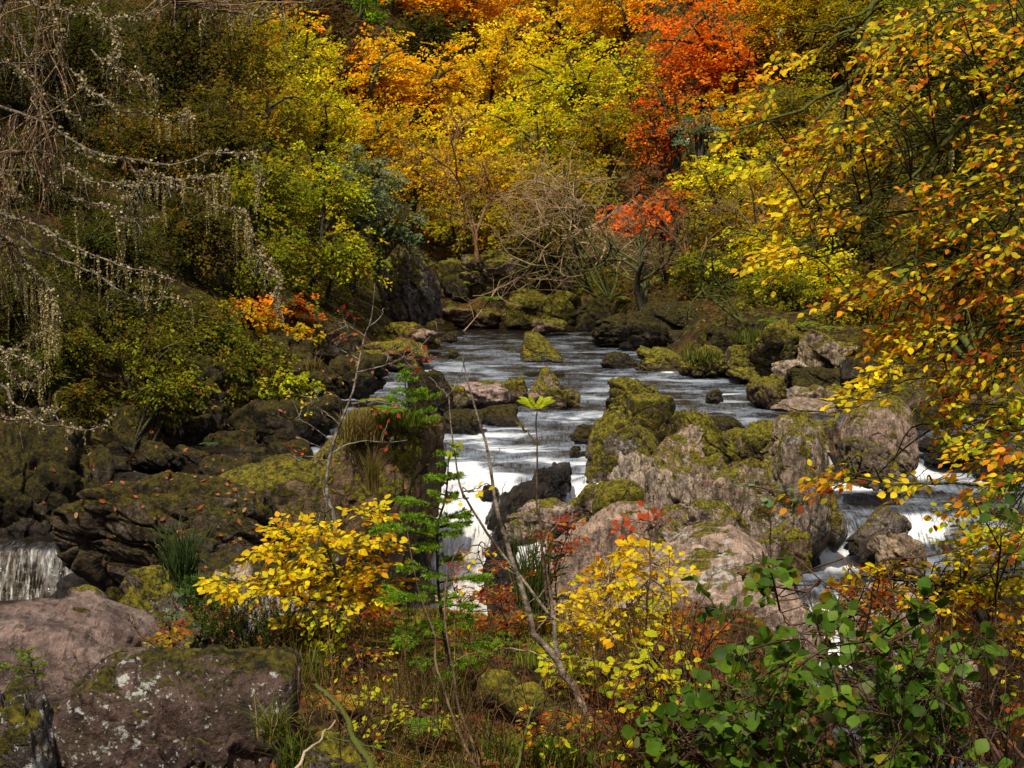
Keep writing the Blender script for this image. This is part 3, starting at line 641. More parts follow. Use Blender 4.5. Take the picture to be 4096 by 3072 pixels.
 ('narrow split rock between the grooved hump and the shelf', 690, 722, 470, 530, 20.2, dict(name='outcrop', seed=163, sub=6, col=(.38, .28, .21), moss=.4, lich=.4, terr=.13, taper=.4)),
 ('tilted tan flake on the crest of the outcrop', 668, 704, 424, 456, 23.0, dict(name='outcrop', seed=164, sub=6, col=(.42, .32, .24), moss=.3, lich=.5, terr=.1, lean=.5, taper=.5)),
 ('sloping golden-brown mossy slab running left from the tall block', 170, 350, 458, 575, 19.5, dict(name='slab_rock', seed=165, sub=6, dep=.45, col=(.17, .115, .062), moss=.56, lich=.1, wl=-1.5, p=12, cuts=4, rough=.08, terr=.04, litter=.3, lean=.35, taper=.25, extra=((-.45,-.2,.85,.75),))),
 ('dark wet ledge standing in the right half of the main fall', 482, 528, 538, 612, 20.2, dict(name='wet_rock', seed=166, sub=6, dep=.8, col=(.12, .10, .09), moss=.1, wl=.3, taper=.5)),
 ('dark wet foot of the tall block in the spray', 372, 436, 520, 612, 20.0, dict(name='wet_rock', seed=167, sub=6, dep=.6, col=(.13, .105, .085), moss=.2, wl=-.4, taper=.3, lean=-.2)),
 ('small black stone breaking the lip of the main fall', 478, 500, 484, 504, 22.0, dict(name='wet_rock', seed=168, sub=5, col=(.10, .09, .085), moss=.02, wl=.4)),
 # --- filling the left stream
 ('dark mossy boulder in the middle of the left stream', 128, 186, 440, 476, 25.2, dict(seed=171, sub=5, col=DARK, moss=.62, wl=-.3, litter=.5)),
 ('low dark rock where the left stream bends', 172, 214, 446, 474, 25.6, dict(seed=172, sub=5, col=DARK, moss=.55, wl=-.3, litter=.6)),
 ('humped mossy rock against the back of the tall block', 268, 318, 440, 478, 24.6, dict(seed=173, sub=5, col=DARK, moss=.7, wl=-.3, litter=.4)),
 ('dark wedge rock left of the hummocky one', 232, 272, 446, 474, 25.4, dict(seed=174, sub=5, col=DARK, moss=.6, wl=-.3, litter=.3)),
 ('flat dark rock under the shaded boulders at left', 84, 136, 452, 484, 24.4, dict(seed=175, sub=5, col=DARK, moss=.5, wl=-.3, litter=.8)),
 ('mossy stone on the left slope below the low bough', 172, 218, 412, 446, 27.0, dict(seed=176, sub=5, col=DARK, moss=.75, litter=.4)),
 ('mossy stone in the hollow above the tall block', 300, 344, 392, 428, 28.2, dict(seed=177, sub=5, col=DARK, moss=.72, litter=.6)),
 # --- right stream
 ('great round boulder with a bare pinkish top', 835, 918, 395, 478, 24.6, dict(seed=151, sub=7, dep=.9, col=(0.346, 0.246, 0.186), moss=.36, lich=.25, wl=-.6, p=4, cuts=5, rough=.06, terr=.022, taper=.0)),
 ('jagged dark rocks propped against the round boulder', 842, 900, 436, 492, 22.9, dict(name='rock', seed=152, sub=6, col=(.17, .13, .11), moss=.45, terr=.1, wl=-.5, taper=.35, rough=.2)),
 ('smooth tongue of rock below the round boulder', 882, 915, 450, 476, 23.2, dict(name='rock', seed=153, sub=5, col=(0.320, 0.252, 0.174), moss=.3, wl=-.4, lean=-.6)),
 ('black wet rock in the right rapids', 918, 985, 438, 470, 25.8, dict(name='wet_rock', seed=154, sub=5, col=(.07, .05, .045), moss=.1, wl=.1)),
 ('small black stone in the white rapids', 896, 912, 464, 474, 24.2, dict(name='wet_rock', seed=155, sub=4, col=DARK, moss=.1, wl=.1)),
 ('wedge rock leaning over the right stream', 846, 910, 504, 562, 20.8, dict(seed=156, sub=6, dep=.8, col=(.19, .15, .125), moss=.32, lich=.3, wl=-.7, lean=.7, taper=.45, rough=.1)),
 ('tan-topped rock beside the leaning wedge', 872, 928, 530, 585, 20.0, dict(seed=157, sub=6, dep=.8, col=(0.346, 0.252, 0.168), moss=.28, lich=.3, wl=-1.0, p=8, rough=.1)),
 ('pinkish boulder half hidden by the green bush', 835, 935, 585, 680, 16.0, dict(seed=158, sub=6, dep=.8, col=(.40, .30, .27), moss=.08, lich=.2, p=5, rough=.1, terr=.03)),
 ('pale rounded boulder behind the green bush', 925, 975, 660, 740, 11.0, dict(seed=159, sub=5, dep=.9, col=(0.461, 0.353, 0.267), moss=.05, p=4, rough=.08, terr=.02)),
 ('dark rock at the right rapids behind the leaves', 975, 1040, 455, 505, 25.0, dict(name='wet_rock', seed=160, sub=5, col=DARK, moss=.2, wl=-.2)),
]
for (lab, x0, x1, y0, y1, Yd, kw) in ROCKS: prock(lab, x0, x1, y0, y1, Yd, **kw)
# ------------------------------------------------------------------ palettes (r,g,b,weight), albedo
GOLD = [(0.82, 0.5, 0.01, 5), (0.74, 0.54, 0.012, 3), (0.8, 0.36, 0.008, 2), (0.48, 0.4, 0.01, 1)]
GOLDYEL = [(0.8, 0.58, 0.012, 5), (0.62, 0.54, 0.01, 3), (0.82, 0.46, 0.01, 1.5)]
GOLDOR = [(0.82, 0.42, 0.008, 5), (0.82, 0.52, 0.01, 3), (0.74, 0.24, 0.008, 1.6)]
GOLDOL = [(0.66, 0.44, 0.01, 4), (0.48, 0.36, 0.01, 3), (0.34, 0.31, 0.01, 2), (0.7, 0.28, 0.01, 1)]
YELGR = [(0.62, 0.56, 0.01, 4), (0.42, 0.46, 0.01, 3), (0.74, 0.54, 0.01, 2)]
OLIVE = [(0.317, 0.256, 0.008, 4), (0.207, 0.201, 0.008, 4), (0.439, 0.281, 0.008, 2), (0.488, 0.195, 0.008, 0.8)]
OLGREEN = [(0.207, 0.22, 0.008, 4), (0.134, 0.165, 0.008, 4), (0.39, 0.293, 0.008, 1.8)]
GREEN = [(.075,.13,.010,4),(.12,.17,.010,3),(.05,.085,.01,2)]
DKOL = [(.095,.082,.007,4),(.055,.055,.006,4),(.19,.11,.008,1.4)]  # this and the next palette: left wood's shade painted into leaf colour
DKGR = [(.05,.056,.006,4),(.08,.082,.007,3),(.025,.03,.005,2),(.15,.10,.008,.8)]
ORANGE = [(0.805, 0.232, 0.008, 4), (0.732, 0.268, 0.008, 3), (0.512, 0.104, 0.008, 2)]
REDOR = [(0.781, 0.159, 0.008, 4), (0.84, 0.232, 0.008, 3), (0.561, 0.091, 0.009600000000000001, 2)]
RUST = [(.24,.075,.022,4),(.30,.11,.03,3),(.15,.06,.02,3)]
BLUEG = [(.17,.22,.13,3),(.10,.15,.07,3),(.24,.27,.17,1.6),(.15,.17,.02,2)]
BROWNL = [(.13,.065,.03,4),(.10,.06,.03,3),(.16,.10,.03,2)]
LIME = [(0.146, 0.293, 0.009600000000000001, 4), (0.22, 0.342, 0.009600000000000001, 3), (0.085, 0.171, 0.008, 2)]

def crown_tree(name, label, px, py, rx, ry, Yd, pal, seed, group='trees on the far slopes', lean=None, dens=1.0, leafpx=3.5, droop=.2, flat=.28, limbs=9, wood=M_BARK, woodcol=(1,1,1), trunk_r=None, side=(0,0), cat='tree', tilt=(0,0), base=None, fanw=.36):
    rng = np.random.default_rng(seed)
    if py < 130 and Yd > 45:
        while Yd > 30:
            c = at(px, py, Yd)
            if float(gz(c[0], c[1])) < c[2] - .25 * pxm(ry, Yd) and float(gz(c[0], c[1] - 3)) < c[2]: break
            Yd *= .97
    c = at(px, py, Yd); Rx, Rz = pxm(rx, Yd), pxm(ry, Yd); Ry = .5 * (Rx + Rz)
    R = np.array([Rx, Ry, Rz])
    if base is None:
        bx, by = c[0] + (lean if lean is not None else -.35 * Rx * np.sign(c[0])* -1), Yd + .25 * Ry
        zb = float(gz(bx, by))
        if zb > c[2] - .45 * Rz:
            for k in range(14):
                bx += -.25 if c[0] > 0 and False else 0
                by -= .35; zb = float(gz(bx, by))
                if zb < c[2] - .5 * Rz: break
        b = np.array([bx, by, min(zb, c[2] - .35 * Rz) - .1])
    else: b = np.array(base, float)
    t = thing(name, label, cat, b, group)
    H = np.linalg.norm(c - b)
    tr = trunk_r or max(.06, min(.26, .028 * (H + Rz)))
    top = c + np.array([rng.normal(0, .1) * Rx, 0, .55 * Rz])
    top[1] -= .45 * Ry; mid = b + (top - b) * .5 + rng.normal(0, .06, 3) * H; mid[1] -= .4 * Ry
    tp = curve([b, b + (mid - b) * .5 + rng.normal(0, .03, 3) * H, mid, top], 14)
    mw = MB(); tube(mw, tp, np.linspace(tr, tr * .25, 14), 6, woodcol)
    # limbs
    roots, dirs = [], []
    for k in range(limbs):
        s = rng.uniform(.35, .97); i = s * 13; p0 = tp[int(i)] + (tp[min(int(i) + 1, 13)] - tp[int(i)]) * (i - int(i))
        u = nrm(rng.normal(0, 1, 3) * np.array([1, 1, .55])); 
        u[1] = -abs(u[1]) if rng.uniform() < .7 else u[1]
        e = c + u * R * rng.uniform(.65, 1.0)
        m = (p0 + e) / 2 + np.array([0, 0, .16 * np.linalg.norm(e - p0)]) + rng.normal(0, .07, 3) * Rx
        lp = curve([p0, m, e], 9); r0 = tr * (1 - .7 * s) * 1.0
        tube(mw, lp, np.linspace(r0, max(.012, r0 * .25), 9), 4, woodcol, cap=False)
        for q in range(4):
            a = lp[rng.integers(3, 8)]; roots.append(a); dirs.append(nrm(lp[-1] - lp[3]) + rng.normal(0, .6, 3))
    mw.build('trunk', wood, t, b)
    # leafy sprays through the volume
    nleaf = int(rx * ry * math.pi * 0.92 * dens)
    nl = 26; M = max(nleaf // nl, 10)
    u = nrm(rng.normal(0, 1, (M, 3))); rr = rng.uniform(.12, 1.0, M) ** .5
    lump = 1 + .75 * fbm(u * 2.3 + seed * 3.1, 3)
    P = c + u * R * (rr * lump)[:, None]
    # keep sprays a little clumped: snap part of them to limb ends
    rt = np.array(roots); k = rng.integers(0, len(rt), M); sn = rng.uniform(0, 1, M) < .35
    P = np.where(sn[:, None], .35 * P + .65 * (rt[k] + rng.normal(0, .12, (M, 3)) * R), P)
    A = (u * np.array([1, 1, .35]) + rng.normal(0, .35, (M, 3)) * np.array([1, 1, .5]))
    A[:, 0] += tilt[0]; A[:, 2] += tilt[1]
    A = nrm(A) * (rng.uniform(.22, .5, M) * (Rx + Rz) / 2 * 1.15)[:, None]
    P = P - A * .4
    up = np.array([-tilt[1] * .3 - .3, -.5, .85])
    ml = MB()
    fade = (.74 + .26 * rr ** 1.5) * np.exp(rng.normal(0, .16, M))  # sprays deep in the crown darkened, painting its inner shade
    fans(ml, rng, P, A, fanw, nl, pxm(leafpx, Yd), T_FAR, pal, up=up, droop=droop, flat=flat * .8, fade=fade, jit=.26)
    # a few visible twigs
    for k in rng.choice(M, min(M, 26), replace=False):
        tube(mw2 := MB(), [P[k], P[k] + A[k]], [.012, .006], 3, woodcol, cap=False) if False else None
    ml.build('crown', M_LEAF, t, b)
    return t

TREES = [
 # far skyline, left to right
 ('larch', 'reddish brown thinning larch in the top notch left of the gold trees', 322, 22, 42, 55, 84, BROWNL, dict(dens=.7)),
 ('conifer', 'bright green bushy tree at the very top left of the gold trees', 368, 18, 24, 40, 80, LIME, {}),
 ('conifer', 'dark green conifer showing in a gap near the top centre', 432, 38, 36, 34, 86, DKGR, {}),
 ('beech_tree', 'orange-gold tree reaching the top edge beside the bright green tree', 410, -8, 45, 40, 80, GOLDOR, {}),
 ('beech_tree', 'tall orange-gold tree at the top edge above the dark conifer gap', 478, 12, 46, 52, 78, GOLDOR, {}),
 ('beech_tree', 'bright yellow tree at the top edge right of centre', 548, -6, 52, 42, 80, GOLDYEL, {}),
 ('beech_tree', 'gold tree at the top edge next to the red one', 610, 14, 52, 52, 78, GOLD, {}),
 ('beech_tree', 'fiery orange-red tree at the top right of centre', 694, 52, 58, 84, 66, REDOR + ORANGE[1:2], dict(dens=.62)),
 ('beech_tree', 'amber tree overlapping the right side of the fiery one', 730, 66, 30, 42, 64, ORANGE, {}),
 ('beech_tree', 'thin dusky red tree below the fiery orange one', 660, 128, 44, 54, 58, RUST + REDOR, dict(dens=.5)),
 ('beech_tree', 'olive-gold tree filling the top edge right of the fiery tree', 776, 26, 52, 62, 74, GOLDOL, {}),
 ('oak_tree', 'dull olive tree at the top behind the hanging bare branch', 838, 40, 55, 66, 72, OLIVE, {}),
 ('oak_tree', 'green tree at the top behind the beech leaves', 905, 40, 62, 72, 70, OLGREEN, {}),
 ('oak_tree', 'green tree in the top right corner behind the beech leaves', 988, 40, 66, 80, 68, OLGREEN, {}),
 ('oak_tree', 'muted brown-green wood edge in the notch at the top', 300, -20, 50, 50, 92, DKOL + BROWNL, {}),
 ('larch', 'reddish larch behind the bright green tree at the top', 345, 45, 36, 40, 90, BROWNL, dict(dens=.8)),
 ('oak_tree', 'dull olive wood edge above the fiery tree on the right', 740, -25, 60, 40, 88, GOLDOL, {}),
 ('oak_tree', 'greenish wood edge at the top right behind the hanging branch', 810, -10, 60, 50, 86, OLIVE, {}),
 ('oak_tree', 'dark wood edge at the top behind the beech leaves', 890, -20, 70, 50, 84, DKOL, {}),
 ('beech_tree', 'gold crown touching the top edge left of the dark conifer gap', 440, -15, 44, 36, 88, GOLD, {}),
 # second row
 ('maple_tree', 'gold tree with a thin dark trunk on the left of the far slope', 385, 82, 46, 58, 68, GOLD, dict(trunk_r=.16)),
 ('maple_tree', 'orange-yellow tree jutting left over the notch', 352, 70, 30, 34, 66, GOLDOR, {}),
 ('maple_tree', 'golden tree with a forked dark trunk in the centre of the far slope', 442, 92, 44, 52, 66, GOLD, dict(trunk_r=.18)),
 ('maple_tree', 'yellow tree in the upper centre below the top edge', 508, 62, 50, 50, 70, GOLDYEL, {}),
 ('oak_tree', 'yellow-green oak with a crooked dark limb near the top centre', 566, 84, 50, 46, 66, YELGR, dict(trunk_r=.2)),
 ('oak_tree', 'yellow-green tree left of the fiery tree', 622, 84, 44, 44, 66, YELGR, {}),
 ('maple_tree', 'dull amber tree at the left end of the far slope', 342, 122, 36, 36, 62, GOLDOL, {}),
 ('maple_tree', 'ochre tree low on the left of the far slope', 384, 146, 46, 44, 60, GOLDOL, {}),
 ('maple_tree', 'bright yellow layered tree in the middle of the slope', 476, 134, 48, 38, 62, GOLDYEL, {}),
 ('oak_tree', 'lemon-yellow tree with spreading shelves above the bare pale tree', 532, 128, 54, 36, 60, YELGR, dict(trunk_r=.18)),
 ('oak_tree', 'olive-yellow tree behind the bare pale tree on its left', 488, 186, 58, 46, 57, GOLDOL, {}),
 ('oak_tree', 'olive-green tree behind the top of the bare pale tree', 600, 138, 48, 40, 59, OLIVE, {}),
 ('oak_tree', 'yellow-olive tree hidden behind the bare pale branches', 560, 190, 52, 46, 55, OLIVE, {}),
 ('maple_tree', 'mustard tree low on the slope above the cliff block', 424, 178, 46, 44, 56, GOLDOL, {}),
 ('oak_tree', 'ochre low tree above the layered boulder', 470, 222, 42, 30, 54, OLIVE, {}),
 ('oak_tree', 'dark olive tree low behind the bare pale tree', 548, 238, 54, 30, 53.5, DKOL, {}),
 ('oak_tree', 'dull green tree below the fiery tree', 662, 140, 44, 40, 60, OLIVE, {}),
 ('oak_tree', 'olive-gold tree right of the dusky red one', 722, 130, 44, 44, 60, GOLDOL, {}),
 ('oak_tree', 'dark olive tree in the middle of the right slope', 784, 120, 52, 50, 60, OLIVE, {}),
 ('oak_tree', 'grey-green bush on the right slope', 700, 128, 28, 22, 56, BLUEG, {}),
 ('beech_tree', 'rusty thinning shrub above the low orange spray', 655, 182, 34, 24, 52, RUST, dict(dens=.6)),
 ('beech_tree', 'flaming orange spray hanging low above the far right shore', 640, 216, 36, 18, 50, REDOR, dict(tilt=(-.5,-.45), dens=1.3, limbs=6)),
 ('beech_tree', 'small red spray at the end of the flaming orange one', 668, 196, 24, 16, 50.5, ORANGE, dict(tilt=(-.4,-.4), limbs=5)),
 ('oak_tree', 'yellow-green tree left of the right slope gully', 716, 182, 44, 36, 52, YELGR, {}),
 ('oak_tree', 'olive tree right of the flaming spray', 722, 226, 46, 36, 49, OLIVE, {}),
 ('oak_tree', 'gold-flecked olive tree in the middle right', 786, 186, 52, 44, 51, GOLDOL, {}),
 ('hazel_bush', 'yellow-green low bush above the fork-trunked tree', 760, 244, 46, 26, 45, YELGR, dict(droop=.3)),
 ('oak_tree', 'dark tree behind the beech sprays at the right', 858, 150, 58, 60, 54, OLIVE, {}),
 ('oak_tree', 'deep green tree behind the beech at the right edge', 960, 150, 74, 66, 50, DKGR, {}),
 ('oak_tree', 'dark olive tree behind the right beech, midway down', 850, 226, 60, 46, 44, DKOL, {}),
 ('oak_tree', 'deep green tree low at the right edge behind the beech', 960, 250, 74, 56, 40, DKGR, {}),
 ('hazel_bush', 'bright green low bush on the right bank', 772, 290, 46, 26, 41, OLGREEN, dict(droop=.1)),
 ('hazel_bush', 'yellow-green bush right of the dark stump on the right bank', 812, 268, 46, 32, 42, YELGR, dict(dens=.8)),
 ('hazel_bush', 'dull olive bush behind the ferns on the right bank', 858, 300, 44, 32, 38, OLIVE, {}),
 ('hazel_bush', 'green leafy bush low on the right bank under the beech', 930, 335, 60, 34, 34, GREEN, {}),
 ('hazel_bush', 'dark green bush at the right edge under the beech', 1010, 330, 44, 44, 33, DKGR, {}),
 ('hazel_bush', 'green bush around the fork-trunked tree', 700, 268, 40, 24, 46, OLGREEN, dict(dens=.7)),
 ('hazel_bush', 'mossy green low bush on the far right shore', 600, 280, 30, 18, 50, OLGREEN, dict(dens=.7)),
 ('hazel_bush', 'dark bush in the hollow behind the layered boulder', 548, 268, 34, 20, 53, DKGR, {}),
 # left wood, right part first
 ('beech_tree', 'yellow-green tree catching the light at the left of the notch', 306, 62, 34, 52, 52, YELGR, dict(dens=1.1)),
 ('beech_tree', 'small orange-topped tree at the top left of the notch', 292, 18, 26, 24, 54, GOLDOR, {}),
 ('beech_tree', 'yellow-lit edge of the left wood halfway down the notch', 322, 124, 36, 44, 50, YELGR, dict(dens=1.1)),
 ('beech_tree', 'olive beech below the orange-topped tree', 258, 52, 44, 58, 47, OLIVE, dict(tilt=(.5,-.3))),
 ('beech_tree', 'yellow-olive beech leaning toward the river in the left wood', 276, 120, 44, 46, 44, OLIVE, dict(tilt=(.6,-.35))),
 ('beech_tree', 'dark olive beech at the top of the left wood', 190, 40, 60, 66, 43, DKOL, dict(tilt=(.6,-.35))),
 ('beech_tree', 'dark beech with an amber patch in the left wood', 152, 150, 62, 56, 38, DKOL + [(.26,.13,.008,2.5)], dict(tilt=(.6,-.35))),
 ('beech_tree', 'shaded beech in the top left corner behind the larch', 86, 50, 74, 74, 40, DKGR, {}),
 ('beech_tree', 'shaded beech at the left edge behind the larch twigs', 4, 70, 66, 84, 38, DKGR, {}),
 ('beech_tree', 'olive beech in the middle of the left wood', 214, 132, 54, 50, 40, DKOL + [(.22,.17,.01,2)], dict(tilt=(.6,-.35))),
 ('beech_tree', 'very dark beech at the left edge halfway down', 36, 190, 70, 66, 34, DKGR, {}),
 ('willow', 'pale grey-green leaved willow at the inner edge of the left wood', 362, 190, 42, 48, 44, BLUEG, dict(trunk_r=.12)),
 ('willow', 'grey-green willow leaning over the cliff block', 396, 226, 28, 30, 44.5, BLUEG, {}),
 ('beech_tree', 'yellow-green beech beside the willow', 320, 190, 46, 42, 41, YELGR[1:] + OLGREEN[:1], dict(tilt=(.5,-.3))),
 ('beech_tree', 'olive-green beech left of the willow, low sweeping sprays', 268, 192, 52, 44, 38, OLGREEN, dict(tilt=(.6,-.4))),
 ('beech_tree', 'leafy beech drooping to the left shore in bright green', 338, 256, 48, 36, 39.5, YELGR[1:] + OLGREEN, dict(tilt=(.5,-.35))),
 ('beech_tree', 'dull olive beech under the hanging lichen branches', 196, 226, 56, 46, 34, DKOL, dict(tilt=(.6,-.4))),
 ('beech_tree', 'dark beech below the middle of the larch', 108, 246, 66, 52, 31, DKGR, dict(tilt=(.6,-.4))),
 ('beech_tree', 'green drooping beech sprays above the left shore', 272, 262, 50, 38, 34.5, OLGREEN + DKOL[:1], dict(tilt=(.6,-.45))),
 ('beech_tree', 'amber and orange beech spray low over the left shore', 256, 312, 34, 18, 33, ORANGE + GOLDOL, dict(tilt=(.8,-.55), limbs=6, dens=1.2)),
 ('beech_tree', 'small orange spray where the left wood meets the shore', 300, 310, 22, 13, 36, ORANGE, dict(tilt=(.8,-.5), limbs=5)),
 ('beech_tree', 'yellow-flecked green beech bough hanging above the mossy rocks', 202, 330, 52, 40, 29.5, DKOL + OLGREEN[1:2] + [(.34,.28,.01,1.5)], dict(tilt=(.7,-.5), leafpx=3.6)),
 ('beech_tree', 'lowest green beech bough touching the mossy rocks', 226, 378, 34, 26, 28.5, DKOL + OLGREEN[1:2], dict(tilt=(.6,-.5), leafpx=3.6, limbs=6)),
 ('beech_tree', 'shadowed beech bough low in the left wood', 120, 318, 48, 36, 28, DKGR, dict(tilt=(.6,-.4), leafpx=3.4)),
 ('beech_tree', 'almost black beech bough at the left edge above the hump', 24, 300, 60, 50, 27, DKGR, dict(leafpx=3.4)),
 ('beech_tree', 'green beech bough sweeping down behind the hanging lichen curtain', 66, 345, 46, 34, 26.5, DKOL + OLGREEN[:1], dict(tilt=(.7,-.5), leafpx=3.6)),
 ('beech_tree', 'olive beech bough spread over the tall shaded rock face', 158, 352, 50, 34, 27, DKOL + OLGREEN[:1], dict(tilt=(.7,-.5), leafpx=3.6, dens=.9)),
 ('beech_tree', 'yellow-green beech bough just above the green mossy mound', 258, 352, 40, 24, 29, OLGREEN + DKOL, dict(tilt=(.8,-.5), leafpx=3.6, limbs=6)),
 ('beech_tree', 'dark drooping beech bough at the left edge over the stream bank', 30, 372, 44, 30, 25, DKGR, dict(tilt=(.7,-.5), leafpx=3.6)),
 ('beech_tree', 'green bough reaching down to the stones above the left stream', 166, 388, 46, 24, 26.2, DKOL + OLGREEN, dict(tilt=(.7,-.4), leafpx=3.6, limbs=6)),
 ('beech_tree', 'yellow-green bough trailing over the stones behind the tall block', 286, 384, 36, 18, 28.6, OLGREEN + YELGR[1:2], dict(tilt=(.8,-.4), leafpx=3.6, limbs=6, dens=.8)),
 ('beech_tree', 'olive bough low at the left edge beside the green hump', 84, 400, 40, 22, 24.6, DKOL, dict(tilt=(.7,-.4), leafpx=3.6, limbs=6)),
 ('beech_tree', 'orange dotted beech bough between the shore rocks and the wood', 300, 335, 26, 16, 33.5, GOLDOL, dict(tilt=(.8,-.4), limbs=5)),
]
for n, (nm, lab, px, py, rx, ry, Yd, pal, kw) in enumerate(TREES):
    crown_tree(nm, lab, px, py, rx, ry, Yd, pal, 500 + n, **kw)

# ------------------------------------------------------------------ uncountable undergrowth on the slopes
def undergrowth():
    rng = np.random.default_rng(77)
    ml = MB()
    n = 30000
    y = rng.uniform(20, 100, n) ; x = rng.uniform(-1, 1, n) * (y * .42 + 3)
    d = poly_sd(x, y); ok = d > .9; x, y, d = x[ok], y[ok], d[ok]
    z = gz(x, y) + rng.uniform(0, .7, len(x)) ** 2
    p = np.stack([x, y, z], -1)
    pn = fbm(p * .22 + 3, 3); pn2 = fbm(p * .5 + 30, 3)
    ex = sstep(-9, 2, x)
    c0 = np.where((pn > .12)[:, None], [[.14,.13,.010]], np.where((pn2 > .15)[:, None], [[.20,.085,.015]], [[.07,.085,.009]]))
    c0 = c0 * (.35 + .65 * ex)[:, None] * np.exp(rng.normal(0, .3, len(x)))[:, None]  # darkened leftwards, painting the left bank's shade, plus random variation
    k = np.repeat(np.arange(len(x)), 5)
    P = p[k] + rng.normal(0, .22, (len(k), 3)) * np.array([1, 1, .6])
    D = rng.normal(0, 1, (len(k), 3)) * np.array([1, 1, .5]); N = np.array([0, -.4, 1]) + rng.normal(0, .4, (len(k), 3))
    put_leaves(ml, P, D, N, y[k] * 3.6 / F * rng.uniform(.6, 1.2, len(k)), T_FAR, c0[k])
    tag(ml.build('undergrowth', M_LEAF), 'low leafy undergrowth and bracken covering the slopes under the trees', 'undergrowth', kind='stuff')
undergrowth()
T_NEEDLE2 = (np.array([[0,.085,0],[0,-.085,0],[1,-.06,0],[1,.06,0]]), [np.array([[0,1,2,3]])])
# ------------------------------------------------------------------ near plants
def pts3(pp, Yd):
    """list of (px,py[,Y]) -> world"""
    Y = Yd if isinstance(Yd, (tuple, list)) else (Yd, Yd)
    n = len(pp); out = []
    for i, q in enumerate(pp):
        yy = q[2] if len(q) > 2 else Y[0] + (Y[1] - Y[0]) * i / max(n - 1, 1)
        out.append(at(q[0], q[1], yy))
    return np.array(out)
def wiggle(rng, P, a):
    P = P.copy(); n = len(P)
    for ax in range(3):
        P[:, ax] += a * fbm(np.stack([np.linspace(0, n * .35, n), np.full(n, rng.uniform(0, 90)), np.full(n, ax * 7.)], -1), 3)
    return P
def near_sprays(mw, ml, rng, P0, A, wid, per, ln, tmpl, pal, twig=.0035, tcol=(1,1,1), droop=.12, jit=.3, own=.5, flat=.25, upv=(-.15,-.3,1), val=.16, wr=1.0, sides=True):
    """P0 root, A axis vectors of small leafy twigs; each with side twiglets bearing leaves in a plane"""
    M = len(P0); La = np.linalg.norm(A, axis=1)
    up = nrm(np.broadcast_to(upv, (M, 3)) + rng.normal(0, flat, (M, 3)))
    S = nrm(np.cross(up, A)); U = nrm(np.cross(A, S)); Ah = nrm(A)
    LP, LD, LN, LC = [], [], [], []
    base = pick(rng, pal, M)
    for m in range(M):
        ts = np.linspace(0, 1, 6)
        pth = P0[m] + A[m] * ts[:, None]; pth[:, 2] -= droop * La[m] * ts ** 2
        pth += U[m] * (rng.normal(0, .012, 6) * La[m])[:, None]
        if mw is not None: tube(mw, pth, np.linspace(twig, twig * .4, 6), 3, tcol, cap=False)
        for q in range(per):
            t = (q + rng.uniform(.2, .9)) / per; t = .12 + .88 * t
            i = min(int(t * 5), 4); p = pth[i] + (pth[i+1] - pth[i]) * (t * 5 - i)
            sg = 1 if q % 2 else -1
            w = wid * La[m] * (1 - .55 * t) * rng.uniform(.15, 1.0)
            d = nrm(Ah[m] * rng.uniform(.5, 1.0) + S[m] * sg * rng.uniform(.5, 1.0) + U[m] * rng.normal(0, .18))
            e = p + d * w; e[2] -= droop * w * .6
            if mw is not None and sides and w > .02: tube(mw, [p, (p + e) / 2 + U[m] * .003, e], [twig * .55, twig * .45, twig * .35], 3, tcol, cap=False)
            LP.append(e); dd = d * .8 + Ah[m] * .4 + rng.normal(0, jit, 3); dd[2] -= droop * 1.2
            LD.append(dd); LN.append(U[m] + rng.normal(0, jit, 3)); LC.append(base[m])
    n = len(LP); LC = np.array(LC); alt = pick(rng, pal, n); o = rng.uniform(0, 1, n) < own
    col = np.where(o[:, None], alt, LC) * np.exp(rng.normal(0, val, n))[:, None]
    put_leaves(ml, np.array(LP), np.array(LD), np.array(LN), ln * rng.uniform(.6, 1.12, n), tmpl, col, wr)

